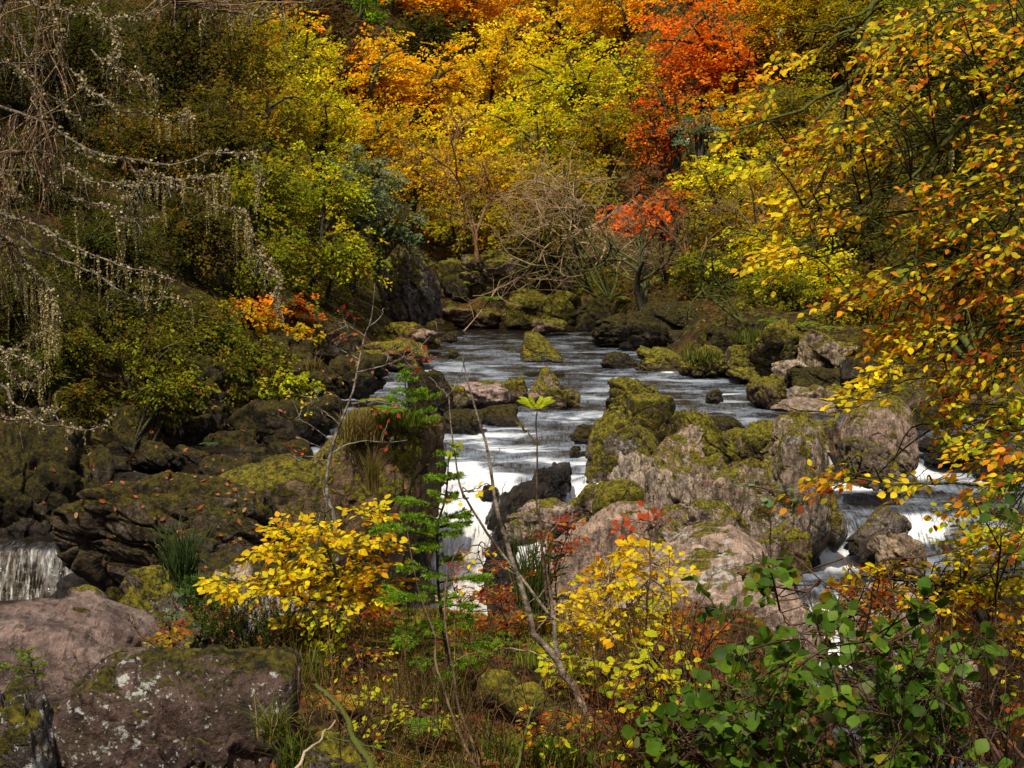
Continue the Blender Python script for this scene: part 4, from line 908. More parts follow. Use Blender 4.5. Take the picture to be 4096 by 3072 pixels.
def sapling(name, label, cat, stems, regions, Yd, seed, wood=M_TWIG, leafmat=M_NLEAF, tmpl=T_BEECH, group=None, wood_col=(1,1,1), twig=.003, basept=None, foliage='foliage', connect=True, wr=1.0):
    """stems: [(px pts, r0_px, r1_px)], regions: [(x0,x1,y0,y1,n,pal,leafpx,per,Y spread,dirx,dirz)]"""
    rng = np.random.default_rng(seed)
    P = [curve(pts3(s[0], s[3] if len(s) > 3 else Yd), 22) for s in stems]
    b = P[0][0] if basept is None else np.array(basept)
    t = thing(name, label, cat, b, group)
    allp = []
    for s, p in zip(stems, P):
        p = wiggle(rng, p, .012); mw = MB()
        y0 = p[0][1]
        tube(mw, p, np.linspace(pxm(s[1], y0), pxm(s[2], y0), len(p)), 6, wood_col)
        mw.build('stem', wood, t, b); allp.append(p)
    sp = np.concatenate(allp)
    if regions:
        mw, ml = MB(), MB()
        for (x0, x1, y0, y1, n, pal, leafpx, per, ysp, dx, dz) in regions:
            u = rng.uniform(-1, 1, (n * 3, 2)); u = u[(u ** 2).sum(1) < 1][:n]
            cx, cy_, hx, hy = (x0 + x1) / 2, (y0 + y1) / 2, (x1 - x0) / 2, (y1 - y0) / 2
            Ym = Yd if not isinstance(Yd, tuple) else sum(Yd) / 2
            T = np.array([at(cx + a * hx, cy_ + c * hy, Ym + rng.normal(0, ysp)) for a, c in u])
            k = np.argmin(np.linalg.norm(sp[None] - T[:, None] + np.array([0, 0, .25]) * np.linalg.norm(sp[None] - T[:, None], axis=2)[..., None] * .5, axis=2), axis=1)
            root = sp[k]; away = nrm((T - root) * np.array([1, 1, .5]) + 1e-4)
            A = nrm(away + np.array([dx, 0, dz]) + rng.normal(0, .35, T.shape) * np.array([1, 1, .2])) * (pxm(leafpx, Ym) * rng.uniform(2.6, 4.4, len(T)))[:, None]
            near_sprays(mw, ml, rng, T - A * .5, A, .42, per, pxm(leafpx, Ym), tmpl, pal, twig, wood_col, wr=wr)
            if connect:
                for q in range(len(T)):
                    if True:
                        e = T[q] - A[q] * .5; m = (root[q] + e) / 2 + np.array([0, 0, .06 * np.linalg.norm(e - root[q])]) + rng.normal(0, .015, 3)
                        tube(mw, curve([root[q], m, e], 8), np.linspace(twig * 1.5, twig, 8), 3, wood_col, cap=False)
        mw.build('twigs', wood, t, b); ml.build(foliage, leafmat, t, b)
    return t

BY = [(.86,.70,.016,5),(.72,.66,.018,3),(.82,.46,.014,1.5)]
BYG = [(.56,.62,.018,4),(.74,.64,.016,3),(.32,.44,.018,2)]
BMIX = [(0.84, 0.636, 0.016, 4), (0.552, 0.552, 0.016, 3), (0.792, 0.336, 0.014, 2), (0.408, 0.102, 0.014, 1.6), (0.24, 0.312, 0.014, 1)]
BOR = [(.54,.24,.012,3),(.46,.13,.012,3),(.54,.40,.012,2),(.28,.06,.014,2)]
BRUST = [(.40,.10,.014,4),(.28,.06,.014,3),(.50,.19,.014,2)]
BRED = [(.46,.055,.014,4),(.34,.04,.016,2),(.54,.13,.014,1)]
BGR = [(.10,.20,.014,4),(.065,.14,.014,4),(.16,.26,.02,2),(.13,.16,.07,1)]
ALD = [(0.071, 0.148, 0.01, 5), (0.041, 0.098, 0.008, 4), (0.115, 0.203, 0.012, 2), (0.124, 0.153, 0.06, 0.5), (0.115, 0.068, 0.02, 0.6), (0.246, 0.237, 0.02, 0.4)]
SPR = [(.14,.29,.014,4),(.22,.36,.016,3),(.08,.19,.01,2),(.20,.22,.03,1)]
SPRD = [(.07,.14,.012,4),(.11,.19,.014,3),(.16,.17,.02,1.5)]

# ---- great beech on the right, its boughs reaching into the picture
def right_beech():
    rng = np.random.default_rng(4242)
    base = np.array([6.3, 7.6, -2.0])
    t = thing('beech_tree', 'near beech whose dark limbs and yellow-orange sprays hang in from the right edge', 'tree', base, None)
    tr = curve([base, (6.2, 7.5, 1.5), (6.35, 7.3, 5), (6.1, 7.4, 9.5)], 16)
    mw = MB(); tube(mw, tr, np.linspace(.26, .14, 16), 10); mw.build('trunk', M_MBARK, t, base)
    Ls = [([(1100,-60),(935,-40),(878,0),(868,26),(860,62),(845,86),(814,102),(790,113),(760,123),(721,131)],6,1.0,(7.3,7.0)),
          ([(845,86),(829,105),(811,128),(783,148),(760,166)],2.6,.8,(7.05,6.9)),
          ([(866,30),(837,37),(817,51),(790,65),(763,60)],2.2,.6,(7.1,7.0)),
          ([(872,9),(837,23),(811,32),(783,28),(766,19)],2.2,.6,(7.2,7.3)),
          ([(1130,-60),(1060,0),(1024,37),(1007,62),(976,100),(953,127),(930,147),(923,170),(920,200),(918,253),(912,300)],6,1.2,(7.2,6.8)),
          ([(1120,20),(1024,74),(991,100),(968,123),(945,142),(932,154),(911,179),(886,199),(871,221),(852,241),(829,255),(800,262)],5.5,.8,(7.0,6.6)),
          ([(1130,60),(1050,130),(1024,191),(1007,224),(983,253),(958,285),(932,299),(936,318),(942,349),(948,373),(959,400)],3.6,1.0,(6.8,6.4)),
          ([(1130,250),(1024,310),(976,325),(930,345),(899,361),(870,376)],3.0,.8,(6.7,6.4)),
          ([(1120,330),(1024,358),(976,373),(914,380),(868,390)],2.6,.7,(6.6,6.4)),
          ([(1110,60),(1010,20),(960,10),(905,24)],3.2,.8,(7.4,7.2)),
          ([(1100,270),(1024,268),(950,262),(900,280),(846,296)],2.8,.7,(6.9,6.8)),
          ([(1120,420),(1024,430),(960,425),(920,418)],2.4,.7,(6.6,6.5)),
          ([(1120,460),(1024,481),(914,484),(837,477),(797,470)],2.4,.6,(6.3,6.1)),
          ([(930,147),(890,150),(840,150),(795,152)],1.8,.6,(6.9,6.8)),
          ([(911,179),(880,200),(830,205),(780,215)],1.8,.6,(6.7,6.6))]
    sp = []
    for pts, r0, r1, Yd in Ls:
        p = curve(pts3(pts, Yd), 30); p = wiggle(rng, p, .03)
        if pts[0][0] > 1090:
            k = np.argmin(np.linalg.norm(tr - (p[0] + np.array([0, 0, -.5])), axis=1)); p = np.vstack([tr[k], p])
        mb = MB(); tube(mb, p, np.linspace(pxm(r0, 7) * .75, pxm(r1, 7) * .7, len(p)), 6); mb.build('limb', M_MBARK, t, base); sp.append(p)
    sp = np.concatenate(sp)
    R = [(880,1010,0,52,46,BMIX,.0),(866,948,48,104,34,BMIX,0),(790,916,118,158,46,BMIX,0),(972,1030,75,172,34,BMIX,0),(774,870,188,224,34,BY+BOR[:1],0),
         (912,1030,176,242,54,BMIX,0),(764,808,240,260,12,BY,0),(752,776,82,106,5,BMIX,0),(752,822,44,64,6,BY,0),(738,780,154,168,6,BYG,0),(755,800,253,264,9,BY,0),
         (838,1030,262,304,64,BMIX + BOR,0),(862,955,322,352,28,BMIX,0),(870,916,352,376,12,BY,0),(935,1035,345,390,34,BMIX + BOR,0),(862,902,383,393,7,BY,0),
         (945,1040,392,442,40,BYG + BMIX,0),(955,1030,444,466,16,BMIX,0),(805,890,472,484,9,BY + BOR,0),(905,1030,474,490,14,BMIX,0),(965,1040,500,556,26,BYG + BMIX,0),
         (960,1030,240,270,20,BMIX,0),(720,760,122,136,3,BMIX,0),(985,1030,0,70,22,BMIX,0),(900,1000,300,326,24,BMIX+BOR,0),(1000,1030,300,360,14,BMIX+BOR,0)]
    mw, ml = MB(), MB()
    for (x0, x1, y0, y1, n, pal, _) in R:
        n = max(int(n * .78), 2)
        T = np.array([at(rng.uniform(x0, x1), rng.uniform(y0, y1), rng.uniform(6.2, 7.4) - .4 * (y0 > 400)) for _ in range(n)])
        A = nrm(np.array([-1., -.15, -.22]) + rng.normal(0, .38, (n, 3)) * np.array([1, 1, .55])) * rng.uniform(.17, .34, n)[:, None]
        near_sprays(mw, ml, rng, T - A * .5, A, .42, 16, .0440, T_BEECH, pal, .0028, (1,1,1), droop=.16, jit=.38, own=.6, flat=.3, upv=(-.1, -.3, 1), val=.22)
        k = np.argmin(np.linalg.norm(sp[None] - (T + np.array([.25, 0, .12]))[:, None], axis=2), axis=1)
        for q in range(n):
            e = T[q] - A[q] * .5; r = sp[k[q]]
            if np.linalg.norm(e - r) < 1.6:
                tube(mw, curve([r, (r + e) / 2 + np.array([0, 0, .04]) + rng.normal(0, .02, 3), e], 7), np.linspace(.006, .003, 7), 3, cap=False)
    mw.build('twigs', M_BARK, t, base); ml.build('foliage', M_NLEAF, t, base)
    # beard lichen tassels
    ml = MB()
    for (x, y, l, Yd) in ((780,28,13,7.2),(841,226,18,6.7),(829,256,10,6.6),(842,256,8,6.6),(952,150,24,6.8),(903,290,10,6.7),(940,340,16,6.5)):
        beard(ml, rng, at(x, y, Yd), pxm(l, Yd), 6)
    ml.build('beard_lichen', M_LICH, t, base)
def beard(ml, rng, p, L, n, sz=.012, col=(.34,.33,.13)):
    for k in range(n):
        m = max(int(L / (sz * .55)), 3); tt = np.linspace(0, 1, m) * rng.uniform(.5, 1.1)
        q = p + np.stack([np.cumsum(rng.normal(0, sz * .12, m)) + rng.normal(0, sz * .4), np.cumsum(rng.normal(0, sz * .12, m)) + rng.normal(0, sz * .4), -tt * L], -1)
        D = np.array([0, 0, -1]) + rng.normal(0, .45, (m, 3)); N = rng.normal(0, 1, (m, 3))
        put_leaves(ml, q, D, N, sz * rng.uniform(.7, 1.5, m) * (1.15 - .6 * tt), T_FAR, np.array(col) * np.exp(rng.normal(0, .25, m))[:, None], 1.1)
right_beech()

# ---- lichen-hung larch on the left
def larch():
    rng = np.random.default_rng(99)
    base = np.array([-4.6, 8.4, -.2])
    t = thing('larch_tree', 'near larch with lichen-crusted drooping bare branches hanging in from the left edge', 'tree', base)
    tr = curve([base, (-4.55, 8.4, 3), (-4.5, 8.35, 7), (-4.45, 8.3, 11)], 16)
    mw = MB(); tube(mw, tr, np.linspace(.24, .12, 16), 10); mw.build('trunk', M_LARCH, t, base)
    B = [([(-60,90),(0,104),(45,124),(69,139),(93,154),(131,162),(162,166),(193,159),(219,152),(238,150),(250,153),(256,167),(257,182)],3.4,1.0,1.0),
         ([(131,162),(139,178),(162,182),(178,188),(201,190),(216,202),(236,210),(247,218)],2.2,.9,1.3),
         ([(139,168),(154,174),(185,178),(224,178),(228,186)],1.8,.9,1.3),
         ([(40,96),(60,100),(76,117),(96,108),(113,107),(124,111),(167,114),(187,109),(193,118)],2.0,.8,.9),
         ([(60,60),(80,80),(96,93),(113,107)],2.0,1.2,.5),
         ([(90,50),(116,68),(131,76),(148,76),(157,85)],1.6,.7,.8),
         ([(30,150),(57,165),(77,173),(107,184),(139,185)],2.2,.9,.8),
         ([(20,160),(56,182),(77,202),(108,205),(124,216),(156,222)],2.2,.9,1.0),
         ([(-40,165),(0,179),(11,190),(25,199)],2.4,1.2,.8),
         ([(-50,190),(11,215),(36,228),(62,239),(93,253),(139,270),(174,279)],3.2,.8,.9),
         ([(247,218),(252,240),(268,262),(276,280),(277,310)],1.4,.7,1.4),
         ([(20,236),(62,261),(108,284),(147,299),(185,299)],2.4,.8,.7),
         ([(-20,225),(10,240),(22,259),(36,276),(54,302),(56,325)],3.4,1.4,1.6),
         ([(-40,345),(0,353),(31,362),(42,373)],2.4,1.0,1.0),
         ([(-40,348),(0,364),(19,379),(42,389)],2.4,1.0,1.0),
         ([(-40,360),(0,384),(15,403),(39,421),(66,427),(96,426),(117,413)],3.0,.6,.5),
         ([(-30,412),(0,416),(19,420),(40,416),(56,406)],1.8,.6,.4),
         ([(45,300),(56,325),(38,336),(18,345),(6,360)],1.3,.6,.6),
         ([(0,-25),(31,0),(51,12),(60,31),(60,60)],3.0,1.0,1.2),
         ([(30,-14),(52,0),(66,9),(86,10),(105,0)],1.6,.8,.5),
         ([(85,5),(105,23),(119,34),(114,51),(112,66)],1.4,.6,.8),
         ([(150,-14),(174,0),(208,8),(247,14),(270,16),(293,9),(310,2)],2.2,.7,.3),
         ([(100,30),(130,16),(160,12),(190,4)],1.4,.6,.6),
         ([(39,421),(50,412),(66,427),(72,436)],1.0,.6,.3),
         ([(10,20),(28,60),(36,100),(44,124)],2.4,1.6,1.0),
         ([(124,216),(128,200),(136,190),(139,178)],1.4,1.0,1.2),
         ([(77,173),(70,150),(93,154)],1.3,.9,.7),
         ([(-30,60),(10,66),(40,96)],2.6,1.4,.6)]
    ml, mt = MB(), MB(); BP = []
    tips = [((257,175),44,8),((247,214),60,9),((236,210),60,8),((224,180),34,8),((215,186),30,7),((207,190),40,6),((196,188),20,5),((164,182),48,9),((158,184),20,5),((139,180),40,9),((136,205),52,9),((150,185),30,5),((192,116),26,8),((186,110),30,6),((180,112),22,5),((167,114),26,4),((152,114),20,4),((157,86),24,7),((150,78),28,6),((160,122),26,3),((170,120),30,3),((204,156),16,3),((196,160),16,3),((182,178),28,4),((232,158),10,3),((216,200),20,4),((270,262),22,6),((276,285),40,9),((262,245),28,7),((122,216),60,8),((118,218),48,6),((110,260),64,4),((98,255),60,4),((78,246),56,4),((147,298),16,6),((140,270),36,4),((160,278),28,4),((146,272),40,4),((128,265),30,3),((190,300),26,3),
            ((25,262),60,9),((32,272),62,9),((40,284),60,10),((47,294),56,10),((54,304),46,10),((57,318),40,8),((36,300),52,6),((50,325),56,8),((44,330),60,6),((57,330),26,5),((30,362),14,5),((40,374),16,6),((24,382),14,4),((40,389),14,4),((56,392),12,4),((100,184),16,4),((80,205),50,4),((76,206),44,3),((60,170),30,3),((118,40),26,3),((206,10),22,4),((230,13),16,3),((200,20),26,3),((62,130),40,3)]
    for pts, r0, r1, dn in B:
        off = rng.normal(0, .12)
        p = curve(pts3(pts, (8.0 + off, 7.8 + off)), 26); p = wiggle(rng, p, .035)
        if pts[0][0] <= -20:
            k = np.argmin(np.linalg.norm(tr - (p[0] + np.array([0, .2, .3])), axis=1)); p = np.vstack([tr[k], p])
        mb = MB(); tube(mb, p, np.linspace(pxm(r0, 8) * .62, pxm(r1, 8) * .62, len(p)), 6); mb.build('branch', M_LARCH, t, base); BP.append(p[2:])
        n = int(len(p) * 13 * dn); k = rng.integers(2, len(p) - 1, n); q = p[k] + (p[k + 0] - p[k - 1]) * rng.uniform(0, 1, n)[:, None] + rng.normal(0, .010, (n, 3))
        put_leaves(ml, q, rng.normal(0, 1, (n, 3)), rng.normal(0, 1, (n, 3)), .017 * rng.uniform(.5, 1.3, n), T_FAR, pick(rng, [(.36,.29,.18,3),(.25,.20,.13,2),(.30,.27,.12,2)], n) * np.exp(rng.normal(0,.3,n))[:, None], 1.2)
        # short knobbly spur twigs and hanging threads
        for _ in range(int(10 * dn)):
            a = p[rng.integers(3, len(p))]; e = a + np.array([rng.normal(0, .03), rng.normal(0, .03), -rng.uniform(.04, .16)])
            tube(mt, [a, (a + e) / 2 + rng.normal(0, .01, 3), e], [.004, .003, .002], 3, cap=False)
        for _ in range(int(7 * dn)):
            beard(ml, rng, p[rng.integers(3, len(p))], rng.uniform(.04, .2), 1, .011, (.27,.25,.13))
    for (c, L, n) in tips: beard(ml, rng, at(c[0], c[1], 7.9 + rng.normal(0, .12)), pxm(L, 7.9), n - 1, .0100, (.34,.28,.13))
    # dense reddish hanging twigs, each growing from the nearest branch
    bp = np.concatenate(BP)
    for (x0, x1, y0, y1, n, l0, l1) in ((-14,24,-40,40,36,30,90),(34,62,-6,40,30,25,80),(-10,52,110,160,70,30,75),(30,58,120,165,34,25,60),(26,50,50,110,18,30,70),(-10,14,190,260,34,30,80),(150,300,-4,16,46,6,26)):
        for _ in range(n):
            x, y = rng.uniform(x0, x1), rng.uniform(y0, y1); a = at(x, y, rng.uniform(7.7, 8.3)); L = pxm(rng.uniform(l0, l1), 8)
            r0 = bp[np.argmin(np.linalg.norm(bp - a, axis=1) + .4 * (bp[:, 2] < a[2]))]; a = r0 + (a - r0) * min(1, .3 / max(np.linalg.norm(a - r0), 1e-6))
            e = a + np.array([rng.normal(0, .22), rng.normal(0, .15), -1]) * L; m = (a + e) / 2 + rng.normal(0, .03, 3)
            cc = np.array([(1.5,1.05,.75),(1.2,.9,.6),(1.9,1.45,.95)][rng.integers(0, 3)]) * rng.uniform(.7, 1.3)
            tube(mt, curve([r0, a, m, e], 9), np.linspace(.0045, .002, 9), 3, cc, cap=False)
            if rng.uniform() < .35: beard(ml, rng, m, L * .5, 1, .010, (.26,.23,.13))
    mt.build('hanging_twigs', M_LARCH, t, base); ml.build('beard_lichen', M_LICH, t, base)
larch()

# ---- conifers
def spruce(name, label, stem, Yd, seed, whorls, pal, needle=.016, per=70, r=(2.6, .8), cat='spruce', group=None, droop=.12, mat=M_NEEDLE, sub=.5):
    """whorls: (t along stem, length px left, length px right, n branches)"""
    rng = np.random.default_rng(seed)
    p = curve(pts3(stem, Yd), 24); b = p[0]
    t = thing(name, label, cat, b, group)
    y0 = p[0][1]; mw = MB(); tube(mw, wiggle(rng, p, .008), np.linspace(pxm(r[0], y0), pxm(r[1], y0), 24), 6); mw.build('stem', M_BARK, t, b)
    mb, mn = MB(), MB()
    for (tt, ll, lr, n) in whorls:
        for k in range(n):
            t2 = float(np.clip(tt + rng.normal(0, .035), .03, .985)); i = min(int(t2 * 23), 22); a = p[i] + (p[i + 1] - p[i]) * (t2 * 23 - i)
            th = 2 * math.pi * (k + rng.uniform(-.25, .25)) / n + tt * 9
            cx = math.cos(th); L = pxm(lr if cx > 0 else ll, y0) * (.45 + .55 * abs(cx)) * rng.uniform(.5, 1.15)
            d = np.array([cx, math.sin(th), .12 + .35 * tt]); d = nrm(d)
            s = np.linspace(0, 1, 7); q = a + d * L * s[:, None]; q[:, 2] += (-droop * s ** 2 + .06 * s) * L
            tube(mb, q, np.linspace(.0045, .0018, 7), 4, (.9, .8, .5), cap=False)
            paths = [(q, L)]
            for _ in range(int(4 * sub + L * 14 * sub)):
                u = rng.uniform(.25, .9); j = min(int(u * 6), 5); a2 = q[j] + (q[j+1] - q[j]) * (u * 6 - j)
                sd = nrm(np.cross(d, [0, 0, 1])) * rng.choice([-1, 1]); d2 = nrm(d * .8 + sd * .7 + rng.normal(0, .1, 3)); l2 = L * (1 - u) * .75 + .02
                q2 = a2 + d2 * l2 * np.linspace(0, 1, 4)[:, None]; q2[:, 2] -= droop * .4 * l2 * np.linspace(0, 1, 4) ** 2
                tube(mb, q2, [.003, .0025, .002, .0015], 3, (1.2, .9, .6), cap=False); paths.append((q2, l2))
            for q3, l3 in paths:
                m = max(int(l3 / needle * 15 * per / 70), 10); u = rng.uniform(.12, 1.0, m) * (len(q3) - 1); j = np.minimum(u.astype(int), len(q3) - 2)
                pp = q3[j] + (q3[j+1] - q3[j]) * (u - j)[:, None]; ax = nrm(q3[j+1] - q3[j])
                D = ax * .75 + nrm(rng.normal(0, 1, (m, 3)) + np.array([0, 0, .35])) * .75
                put_leaves(mn, pp, D, rng.normal(0, 1, (m, 3)), needle * rng.uniform(.7, 1.1, m), T_NEEDLE2, pick(rng, pal, m) * np.exp(rng.normal(0, .2, m))[:, None])
    mb.build('branches', M_TWIG, t, b); mn.build('needles', mat, t, b)
    return t
spruce('spruce_sapling', 'lanky young spruce with bright green drooping tips in front of the fall', [(456,705),(451,683),(448,666),(445,643),(440,605),(437,558),(437,527),(443,505),(448,480),(449,452)], 6.5, 201,
       [(.97,10,12,4),(.90,22,16,5),(.82,26,20,5),(.73,54,34,5),(.66,30,36,4),(.60,66,44,6),(.52,44,58,5),(.45,62,52,6),(.37,56,60,5),(.30,66,54,5),(.23,52,46,5)], SPR, .018, 95, sub=1.1, droop=.28)
spruce('spruce_sapling', 'duller young spruce low in the grass left of the lanky one', [(413,690),(411,660),(409,636),(408,610)], 7.6, 202, [(.95,14,14,4),(.8,26,26,5),(.62,40,36,6),(.45,48,40,6),(.28,50,40,6),(.12,44,36,5)], SPRD, .015, 55, (2,.7))
spruce('spruce_sapling', 'bright young spruce on top of the tall mossy block', [(410,428),(408,410),(406,392),(404,366)], 19.6, 203, [(.97,5,5,4),(.82,14,18,5),(.64,20,26,6),(.45,26,32,6),(.25,28,36,6),(.12,20,40,5)], SPR, .05, 60, (1.4,.5), sub=.8)
spruce('spruce_sapling', 'small lime-green spruce at the left edge on the purple bedrock', [(36,690),(34,675),(31,662),(28,650)], 7.4, 204, [(.9,10,8,4),(.7,24,12,5),(.5,32,14,5),(.3,34,14,4)], SPR, .013, 55, (1.4,.5))
spruce('pine_seedling', 'blue-green pine seedling behind the heather', [(205,640),(202,615),(200,592),(198,580)], 9.0, 205, [(.95,12,12,5),(.8,20,20,6),(.6,26,24,6),(.4,26,24,5),(.2,20,18,4)], [(.06,.13,.03,3),(.10,.18,.03,2)], .035, 60, (1.6,.8), cat='pine')
spruce('spruce_sapling', 'small dark spruce in front of the pink rock wall', [(557,612),(556,590),(555,565),(555,545)], 8.6, 206, [(.95,5,5,4),(.75,12,14,5),(.5,18,20,5),(.25,22,22,5)], [(.05,.13,.03,3),(.04,.10,.03,2)], .016, 60, (1.2,.5))
spruce('spruce_sapling', 'tiny spruce among the fallen leaves behind the mossy log', [(508,668),(507,655),(506,642),(506,632)], 7.6, 207, [(.9,8,8,4),(.6,16,18,5),(.3,22,24,5)], SPR, .014, 55, (1.2,.5))

# ---- broadleaved saplings of the foreground
sapling('beech_sapling', 'crooked mossy-stemmed beech sapling full of bright yellow leaves', 'sapling',
        [([(334,672),(335,654),(336,635),(332,626),(338,617),(340,598),(338,586),(332,560),(322,538),(326,512)],4.2,1.2),
         ([(336,597),(320,599),(293,598),(262,590),(247,585),(222,579),(201,575)],1.7,.5), ([(338,588),(352,572),(366,552),(380,530),(386,512)],1.6,.5),
         ([(333,628),(318,624),(306,626),(290,640)],2.6,.6), ([(339,600),(360,592),(385,580),(402,576)],1.2,.5), ([(332,560),(312,548),(290,535)],1.2,.5), ([(338,588),(318,575),(280,560)],1.2,.5)],
        [(201,300,574,592,34,BY,9.5,10,.2,-.5,.03),(262,345,518,540,26,BY + BOR[:1],9.5,10,.25,-.3,.03),(256,350,545,562,26,BY,9.5,10,.3,-.3,.03),(270,372,566,584,40,BY,9.5,10,.3,-.2,.03),(285,390,590,604,26,BY,9.5,10,.3,-.2,.03),(340,396,505,522,14,BY + BOR[:1],9.5,9,.25,.4,.05),(330,392,530,556,22,BY + BOR[:1],10,9,.25,.4,.2),(350,405,556,590,16,BY + BOR[:1],10,8,.2,.5,.05),(286,345,600,660,26,BYG,9,8,.25,-.2,0),(262,300,525,545,6,BY + BOR,9,7,.2,-.4,.1)], 7.6, 301, wood=M_MBARK)
sapling('bare_sapling', 'two-stemmed nearly leafless sapling with patchy pale bark right of the lanky spruce', 'sapling',
        [([(612,775),(602,748),(588,720),(573,685),(561,670),(558,659),(534,636),(527,605),(516,574),(510,554),(505,535),(497,511),(490,472),(485,441),(474,403),(465,367),(463,350)],5.6,.55),
         ([(558,659),(556,640),(555,620),(550,589),(542,543),(538,505)],3.4,1.2),([(555,620),(542,605),(519,574),(496,546),(473,510),(459,480),(453,441),(448,395)],2.2,.7),
         ([(448,396),(438,387),(430,377)],.7,.4),([(448,396),(458,380),(466,360)],.7,.4),([(534,636),(548,615),(566,590),(586,560)],1.0,.4),([(516,574),(500,565),(488,555)],1.0,.4),([(542,543),(556,525),(566,505)],.9,.4),([(527,605),(548,588),(572,572)],.9,.4),([(489,470),(494,458),(500,448)],.7,.4),([(500,520),(492,535),(484,552)],.7,.4),([(497,511),(500,500),(506,480)],.6,.35)],
        [(456,480,486,508,3,BRED + BY[:1],9,4,.05,0,.3)], 6.2, 302, wood=bark_mat('patchy_pale_bark', (.07,.045,.03), (.30,.24,.19), .1, .4))
def rowan():
    t = sapling('ash_shoot', 'slim shoot topped with a fresh lime tuft of slender leaflets over the river', 'sapling', [([(548,600),(542,543),(538,505),(537,470),(536,440),(536,412)],1.5,.7),([(536,442),(528,432),(518,424)],.6,.35)], [], 6.15, 303)
    rng = np.random.default_rng(5); ml = MB(); o = np.array(t.location)
    top = at(536, 412, 6.15)
    for th in np.linspace(0, 2 * math.pi, 7)[:-1]:
        d = nrm(np.array([math.cos(th), math.sin(th) * .8, .75])); L = .07
        for s in (.35, .6, .82, 1.0):
            for sg in (-1, 1):
                sd = nrm(np.cross(d, [0, 0, 1])) * sg
                put_leaves(ml, [top + d * L * s], [d * .7 + sd * .8], [np.cross(d, sd) * -sg + np.array([0, -.3, .2])], .048, T_LANCE, [np.array((.42,.52,.02)) * rng.uniform(.8, 1.15)], 1.2)
    for k in range(7):
        q = at(519 + k * 1.6, 425 + k * .8, 6.15); put_leaves(ml, [q], [rng.normal(0, 1, 3) + np.array([-.5, 0, -.3])], [rng.normal(0, 1, 3)], .035, T_LANCE, [(.34,.30,.02)], 1.1)
    for k in range(9):
        q = at(452 + rng.normal(0, 4), 446 + rng.normal(0, 4), 6.2); put_leaves(ml, [q], [rng.normal(0, 1, 3) + np.array([0, 0, .3])], [(0, -.4, 1)], .05, T_LANCE, [(.36,.46,.02)], 1.1)
    ml.build('foliage', M_NLEAF, t, o)
rowan()
sapling('birch_sapling', 'thin dark-stemmed sapling with pale bare twigs and a few red leaves before the tall block', 'sapling',
        [([(337,560),(335,518),(328,497),(328,465),(337,432),(352,396),(358,368),(365,336),(371,318),(375,284)],2.4,.4),([(352,403),(372,401),(395,404),(412,398)],.8,.35),([(357,372),(378,367),(397,361),(415,350),(430,336)],.9,.35),([(333,452),(345,445),(365,441),(385,442),(408,440)],.9,.35),([(329,462),(310,457),(290,458)],.9,.35),
         ([(340,425),(325,412),(312,405)],.7,.35),([(334,444),(318,430),(300,420)],.8,.35),([(331,452),(314,444),(296,436)],.7,.35),([(324,418),(318,400),(314,388)],.6,.35),([(365,336),(350,326),(338,322)],.7,.35),([(366,330),(380,318),(384,308)],.6,.35),([(360,360),(345,352),(336,345)],.7,.35),([(400,360),(410,345),(412,332)],.5,.3),([(385,364),(392,350),(402,345)],.5,.3),([(325,520),(326,500),(318,470),(312,448)],.9,.4),([(316,560),(318,530),(322,505)],1.0,.5)],
        [(282,312,443,456,3,BRED,7.5,3,.1,-.4,.1),(368,395,398,412,5,BRED,6,3,.1,.3,.1),(384,432,326,366,8,BRED,6,3,.15,.3,.1),(330,360,312,345,6,BRED,5.5,3,.1,-.2,.1),(376,400,430,445,3,BRED,6,3,.1,.3,0),(288,335,386,412,9,BY,4.5,4,.15,-.3,.1)], 10.5, 304, wood=bark_mat('pale_grey_bark', (.05,.042,.036), (.34,.29,.26), .1, .3), twig=.003)
sapling('beech_shrub', 'yellow beech shrub glowing in front of the big slab', 'shrub',
        [([(578,745),(585,710),(592,680),(595,666),(598,643),(604,612),(610,585)],2.8,.9),([(595,660),(575,640),(568,615)],1.1,.5),([(600,635),(625,610),(645,585),(668,560)],1.1,.5),([(596,668),(620,650),(640,640)],1.1,.5)],
        [(560,650,580,640,64,BY,10.5,9,.25,-.1,.15),(600,690,545,600,46,BY,10,8,.25,.3,.2),(598,626,558,586,12,BY + BOR[:1],10,7,.15,-.2,.2),(556,640,632,690,36,BYG,10.5,8,.3,-.1,0),(620,668,590,650,22,BYG,10,8,.25,.3,0)], 6.7, 305, wood=M_PALE)
sapling('beech_shoot', 'upright dark shoot crowned with coral-red round leaves', 'sapling', [([(640,700),(645,650),(648,600),(650,560),(652,528)],1.6,.6),([(652,534),(664,522),(680,508),(700,498),(718,487)],.6,.3)], [(630,674,516,542,7,[(.55,.10,.02,3),(.5,.07,.015,2)],9.5,4,.05,0,.1),(714,722,481,488,1,BRED,9,2,.03,.2,0)], 6.4, 306)
sapling('beech_shrub', 'rusty red-leaved shrub beside the pink rock wall', 'shrub', [([(540,640),(545,610),(552,580),(560,555),(568,530)],1.6,.5),([(548,600),(535,585),(528,570)],.9,.4)], [(540,582,515,560,30,BRED + BRUST,6.5,7,.25,.2,.1),(525,560,540,590,16,BRUST,6.5,7,.25,-.2,0)], 8.6, 307)
sapling('beech_shrub', 'low copper-leaved beech scrub at the foot of the fall', 'shrub', [([(520,690),(515,650),(505,620),(500,600)],1.6,.5),([(518,660),(535,635),(550,620)],1.2,.4)], [(462,560,588,640,70,BRUST + BOR,6.5,9,.4,0,.05),(480,520,590,606,10,BRED,6,7,.3,0,.1)], 8.9, 308)
